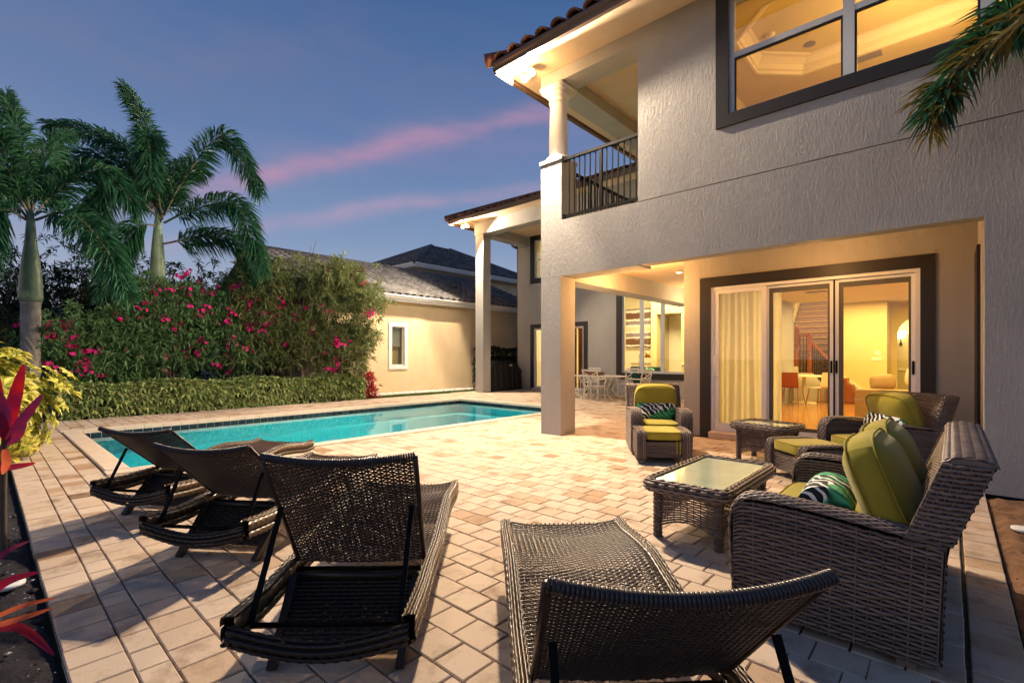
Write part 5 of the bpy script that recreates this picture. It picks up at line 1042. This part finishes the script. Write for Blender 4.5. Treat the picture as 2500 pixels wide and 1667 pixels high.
# ---------------- clipped hedge of variegated leaves
def hedge(name,label,x0,x1,y0,y1,h,n,L,Wd,mt,seed=0,nl=7):
    t=thing(name,label,'hedge',((x0+x1)/2,(y0+y1)/2,-.04)); cx,cy=(x0+x1)/2,(y0+y1)/2; hx,hy=(x1-x0)/2,(y1-y0)/2
    f=nrg.random(n); P=np.zeros((n,3)); A=np.zeros((n,3)); areas=np.array([hx*hy*4,hy*2*h,hx*2*h,hx*2*h]); areas/=areas.sum(); cat=nrg.choice(4,n,p=areas)
    a,b,c=nrg.random((3,n))*2-1
    P[:,0]=a*hx; P[:,1]=b*hy; P[:,2]=.08+(c+1)/2*(h-.08); A[:,2]=.35
    k=cat==0; P[k,2]=h+.05*np.sin(P[k,1]*3)+nrg.normal(0,.025,k.sum()); A[k]=[0,0,1]
    k=cat==1; P[k,0]=hx+nrg.normal(0,.035,k.sum()); A[k]=[1,0,.35]
    k=cat==2; P[k,1]=-hy+nrg.normal(0,.03,k.sum()); A[k]=[0,-1,.35]
    k=cat==3; P[k,1]=hy+nrg.normal(0,.03,k.sum()); A[k]=[0,1,.35]
    A=unit(A+nrg.normal(0,.35,A.shape)); m=MB(); umbel(m,P,A,nl,L,Wd); m.build('foliage',mt,t)
    s=MB(); 
    for y in np.arange(-hy+.1,hy,.28):
        for xx in(-.4,.35): s.tube([(xx*hx,y,0),(xx*hx+jit()*.2,y+jit()*.2,h*.85)],.014,5)
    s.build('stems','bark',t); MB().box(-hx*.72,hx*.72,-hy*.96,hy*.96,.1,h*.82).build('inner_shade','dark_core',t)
hedge('clipped_hedge','low clipped hedge of green and cream leaves along the pool',-15.05,-14.1,1.2,8.35,.72,2300,.15,.065,'hedge_leaf')
hedge('tall_hedge','tall dark green hedge behind the covered grill',-15.3,-14.7,14.35,19,1.75,1300,.13,.06,'dark_leaf')
# ---------------- big schefflera beside the pool corner: single leaf clusters
sc=thing('schefflera_shrub','bright yellow and green leafy shrub at the left edge of the paving','shrub',(-9.55,.0,-.05))
um=[]
for s in range(5): um.append(umbel(MB(),np.zeros((1,3)),np.array([[0,0,1.]]),8,.17,.075).mesh('leaf_cluster','schefflera'))
p,d=shell_pts(270,(0,0,.80),(1.0,.75,.78),.82)
for q_,dd in zip(p,d):
    if q_[2]<.12: q_[2]=.12+rng.random()*.2
    ax=Vector(dd*.8+np.array([0,0,.45])); inst(um[rng.randrange(5)],'leaf_cluster',sc,tuple(q_),ax.to_track_quat('Z','Y').to_euler(),(.8+.5*rng.random(),)*3)
m=MB(); p,d=shell_pts(420,(0,0,.78),(.9,.65,.7),.45); p[:,2]=np.maximum(p[:,2],.1); umbel(m,p,unit(d+np.array([0,0,.3])),7,.15,.06); o=m.build('inner_leaves','schefflera',sc); o['kind']='stuff'
m=MB()
for k in range(9): a=rng.random()*6.28; m.tube([(math.cos(a)*.15,math.sin(a)*.12,0),(math.cos(a)*.55,math.sin(a)*.45,.8)],.018,5)
m.build('stems','bark',sc)
# ---------------- red cordylines
def blade(px,dep,wd,curl=.25):
    c=smooth_curve([PD(x*S_,y*S_,dep+dz) for x,y,dz in px],10); n=len(c); tg=unit(np.gradient(c,axis=0)); toc=unit(CP-c); side=unit(np.cross(tg,toc)); nor=np.cross(side,tg); t=np.linspace(0,1,n); w_=.78*wd*np.sin(np.pi*np.clip(t*.93+.07,0,1))**.7*.5
    vs=np.stack([c-side*w_[:,None]+nor*(w_*curl)[:,None],c,c+side*w_[:,None]+nor*(w_*curl)[:,None]],1).reshape(-1,3)
    return MB().add(vs,[(3*i+k,3*i+k+1,3*i+k+4,3*i+k+3) for i in range(n-1) for k in(0,1)])
def ti(label,stem_px,dep,bl):
    b=PD(stem_px[0][0]*S_,stem_px[0][1]*S_,dep); b[2]=-.04; t=thing('cordyline',label,'plant',tuple(b),0,'red leaved cordylines in the left bed')
    top=[PD(x*S_,y*S_,dep) for x,y in stem_px]; top[0]=b; MB().tube(smooth_curve(top,8),.02,7).build('stem','bark',t,True,True)
    for px,w_,mt in bl: blade(px,dep,w_).build('leaf',mt,t,True,True)
ti('cordyline with upright crimson and purple leaves in front of the yellow shrub',[(8,1200),(8,1100),(12,1010)],3.4,
 [([(12,1010,0),(30,930,-.05),(55,835,-.1)],.10,'ti_red'),([(8,1005,0),(-5,930,.05),(-12,840,0)],.10,'ti_red'),([(15,1015,0),(55,960,-.1),(98,905,-.15)],.075,'ti_purple'),([(10,1010,0),(10,950,-.1),(0,900,-.2)],.085,'ti_purple'),([(12,1020,0),(40,1000,-.1),(60,960,-.2)],.07,'ti_purple'),([(5,1040,0),(-30,1010,0),(-60,960,0)],.08,'ti_purple'),([(-25,1075,0),(30,1072,-.1),(82,1063,-.2)],.055,'ti_red'),([(10,1030,0),(15,1060,-.25),(5,1090,-.4)],.06,'ti_orange'),([(14,1018,0),(22,960,.1),(38,890,.15)],.08,'ti_red')])
ti('cordyline with long thin red and salmon leaves reaching in from the left edge',[(-90,1560),(-90,1500),(-80,1450)],2.1,
 [([(-80,1450,0),(-10,1290,0),(70,1240,.1)],.03,'ti_purple'),([(-80,1440,0),(0,1345,0),(92,1312,.05)],.045,'ti_red'),([(-80,1450,0),(40,1395,0),(128,1372,.1)],.025,'ti_orange'),([(-80,1455,0),(30,1425,0),(122,1395,.1)],.032,'ti_orange'),([(-80,1460,0),(40,1440,0),(126,1505,0)],.045,'ti_red'),([(-80,1460,0),(-30,1520,0),(10,1560,0)],.04,'ti_orange')])
cr=thing('red_croton','small dark red leaved plant at the right end of the hedge','plant',(-14.4,8.75,-.03)); p,d=shell_pts(90,(0,0,.45),(.28,.28,.5),.3); p[:,2]=np.maximum(p[:,2],.08); m=MB(); rosette(m,p,d+np.array([0,0,.5]),6,.2,.05); m.build('foliage','ti_red',cr); MB().tube([(0,0,0),(0,0,.6)],.015,5).build('stem','bark',cr)
# ---------------- background trees
def bg_tree(name,label,px,top,dep,rx,rz,n,mt,trunks=3,L=.22,Wd=.05,inner=.2,core=True,group=None):
    base=PD(px,900,dep); base[2]=-.06; ztop=HC+(HZ-top)*dep/FPX; c=np.array([0,0,ztop-rz]); t=thing(name,label,'tree',tuple(base),0,group)
    m=MB()
    for k in range(trunks):
        a=k*2.1; tip=c+np.array([math.cos(a)*rx*.4,math.sin(a)*rx*.4,rz*.3]); m.tube(smooth_curve([(math.cos(a)*.1,math.sin(a)*.1,0),tip*.5+np.array([.1*math.sin(a),0,0]),tip],6),np.linspace(.09,.03,len(smooth_curve([(0,0,0)]*3,6))),7)
        for j in range(4):
            b_=a+j*1.3; tip2=c+np.array([math.cos(b_)*rx*.75,math.sin(b_)*rx*.75,rz*(.1+.5*rng.random())]); m.tube([tip*.6,(tip+tip2)/2,tip2],[.035,.02,.008],5)
    m.build('trunk','bark',t,True); p,d=shell_pts(n,c,(rx,rx,rz),inner); p[:,2]=np.maximum(p[:,2],.2); m=MB(); rosette(m,p,d+np.array([0,0,.2]),9,L,Wd,.95,.3); m.build('crown',mt,t)
gb='trees behind the oleanders'
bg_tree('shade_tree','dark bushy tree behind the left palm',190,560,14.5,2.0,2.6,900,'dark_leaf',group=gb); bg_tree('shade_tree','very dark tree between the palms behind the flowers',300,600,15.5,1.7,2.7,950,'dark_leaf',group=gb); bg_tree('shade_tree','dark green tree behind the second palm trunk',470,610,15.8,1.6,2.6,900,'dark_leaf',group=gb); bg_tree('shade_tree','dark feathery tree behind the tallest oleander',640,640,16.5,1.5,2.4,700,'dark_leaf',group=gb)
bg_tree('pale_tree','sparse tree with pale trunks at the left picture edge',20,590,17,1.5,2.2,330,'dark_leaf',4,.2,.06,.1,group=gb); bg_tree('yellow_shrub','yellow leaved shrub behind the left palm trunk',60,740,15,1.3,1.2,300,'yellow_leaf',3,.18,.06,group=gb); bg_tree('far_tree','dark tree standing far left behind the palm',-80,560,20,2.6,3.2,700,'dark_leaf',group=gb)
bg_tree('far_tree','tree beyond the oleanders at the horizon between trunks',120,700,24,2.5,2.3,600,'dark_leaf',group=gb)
fb=PD(85,900,32); fh=thing('distant_house','pale beige house glimpsed between the trunks at far left','house',(float(fb[0]),float(fb[1]),-.06)); MB().box(-4,4,-5,5,0,3.2).build('wall','stucco_cream',fh); MB().add([(-4.5,-5.5,3.2),(4.5,-5.5,3.2),(4.5,5.5,3.2),(-4.5,5.5,3.2),(0,-2,4.8),(0,2,4.8)],[(0,1,4),(1,2,5,4),(2,3,5),(3,0,4,5)]).build('roof','grey_tile',fh)
for s in(-1,1): MB().box(4.0,4.03,s*2.2-.6,s*2.2+.6,1,2.3).build('window','trim_dark',fh)
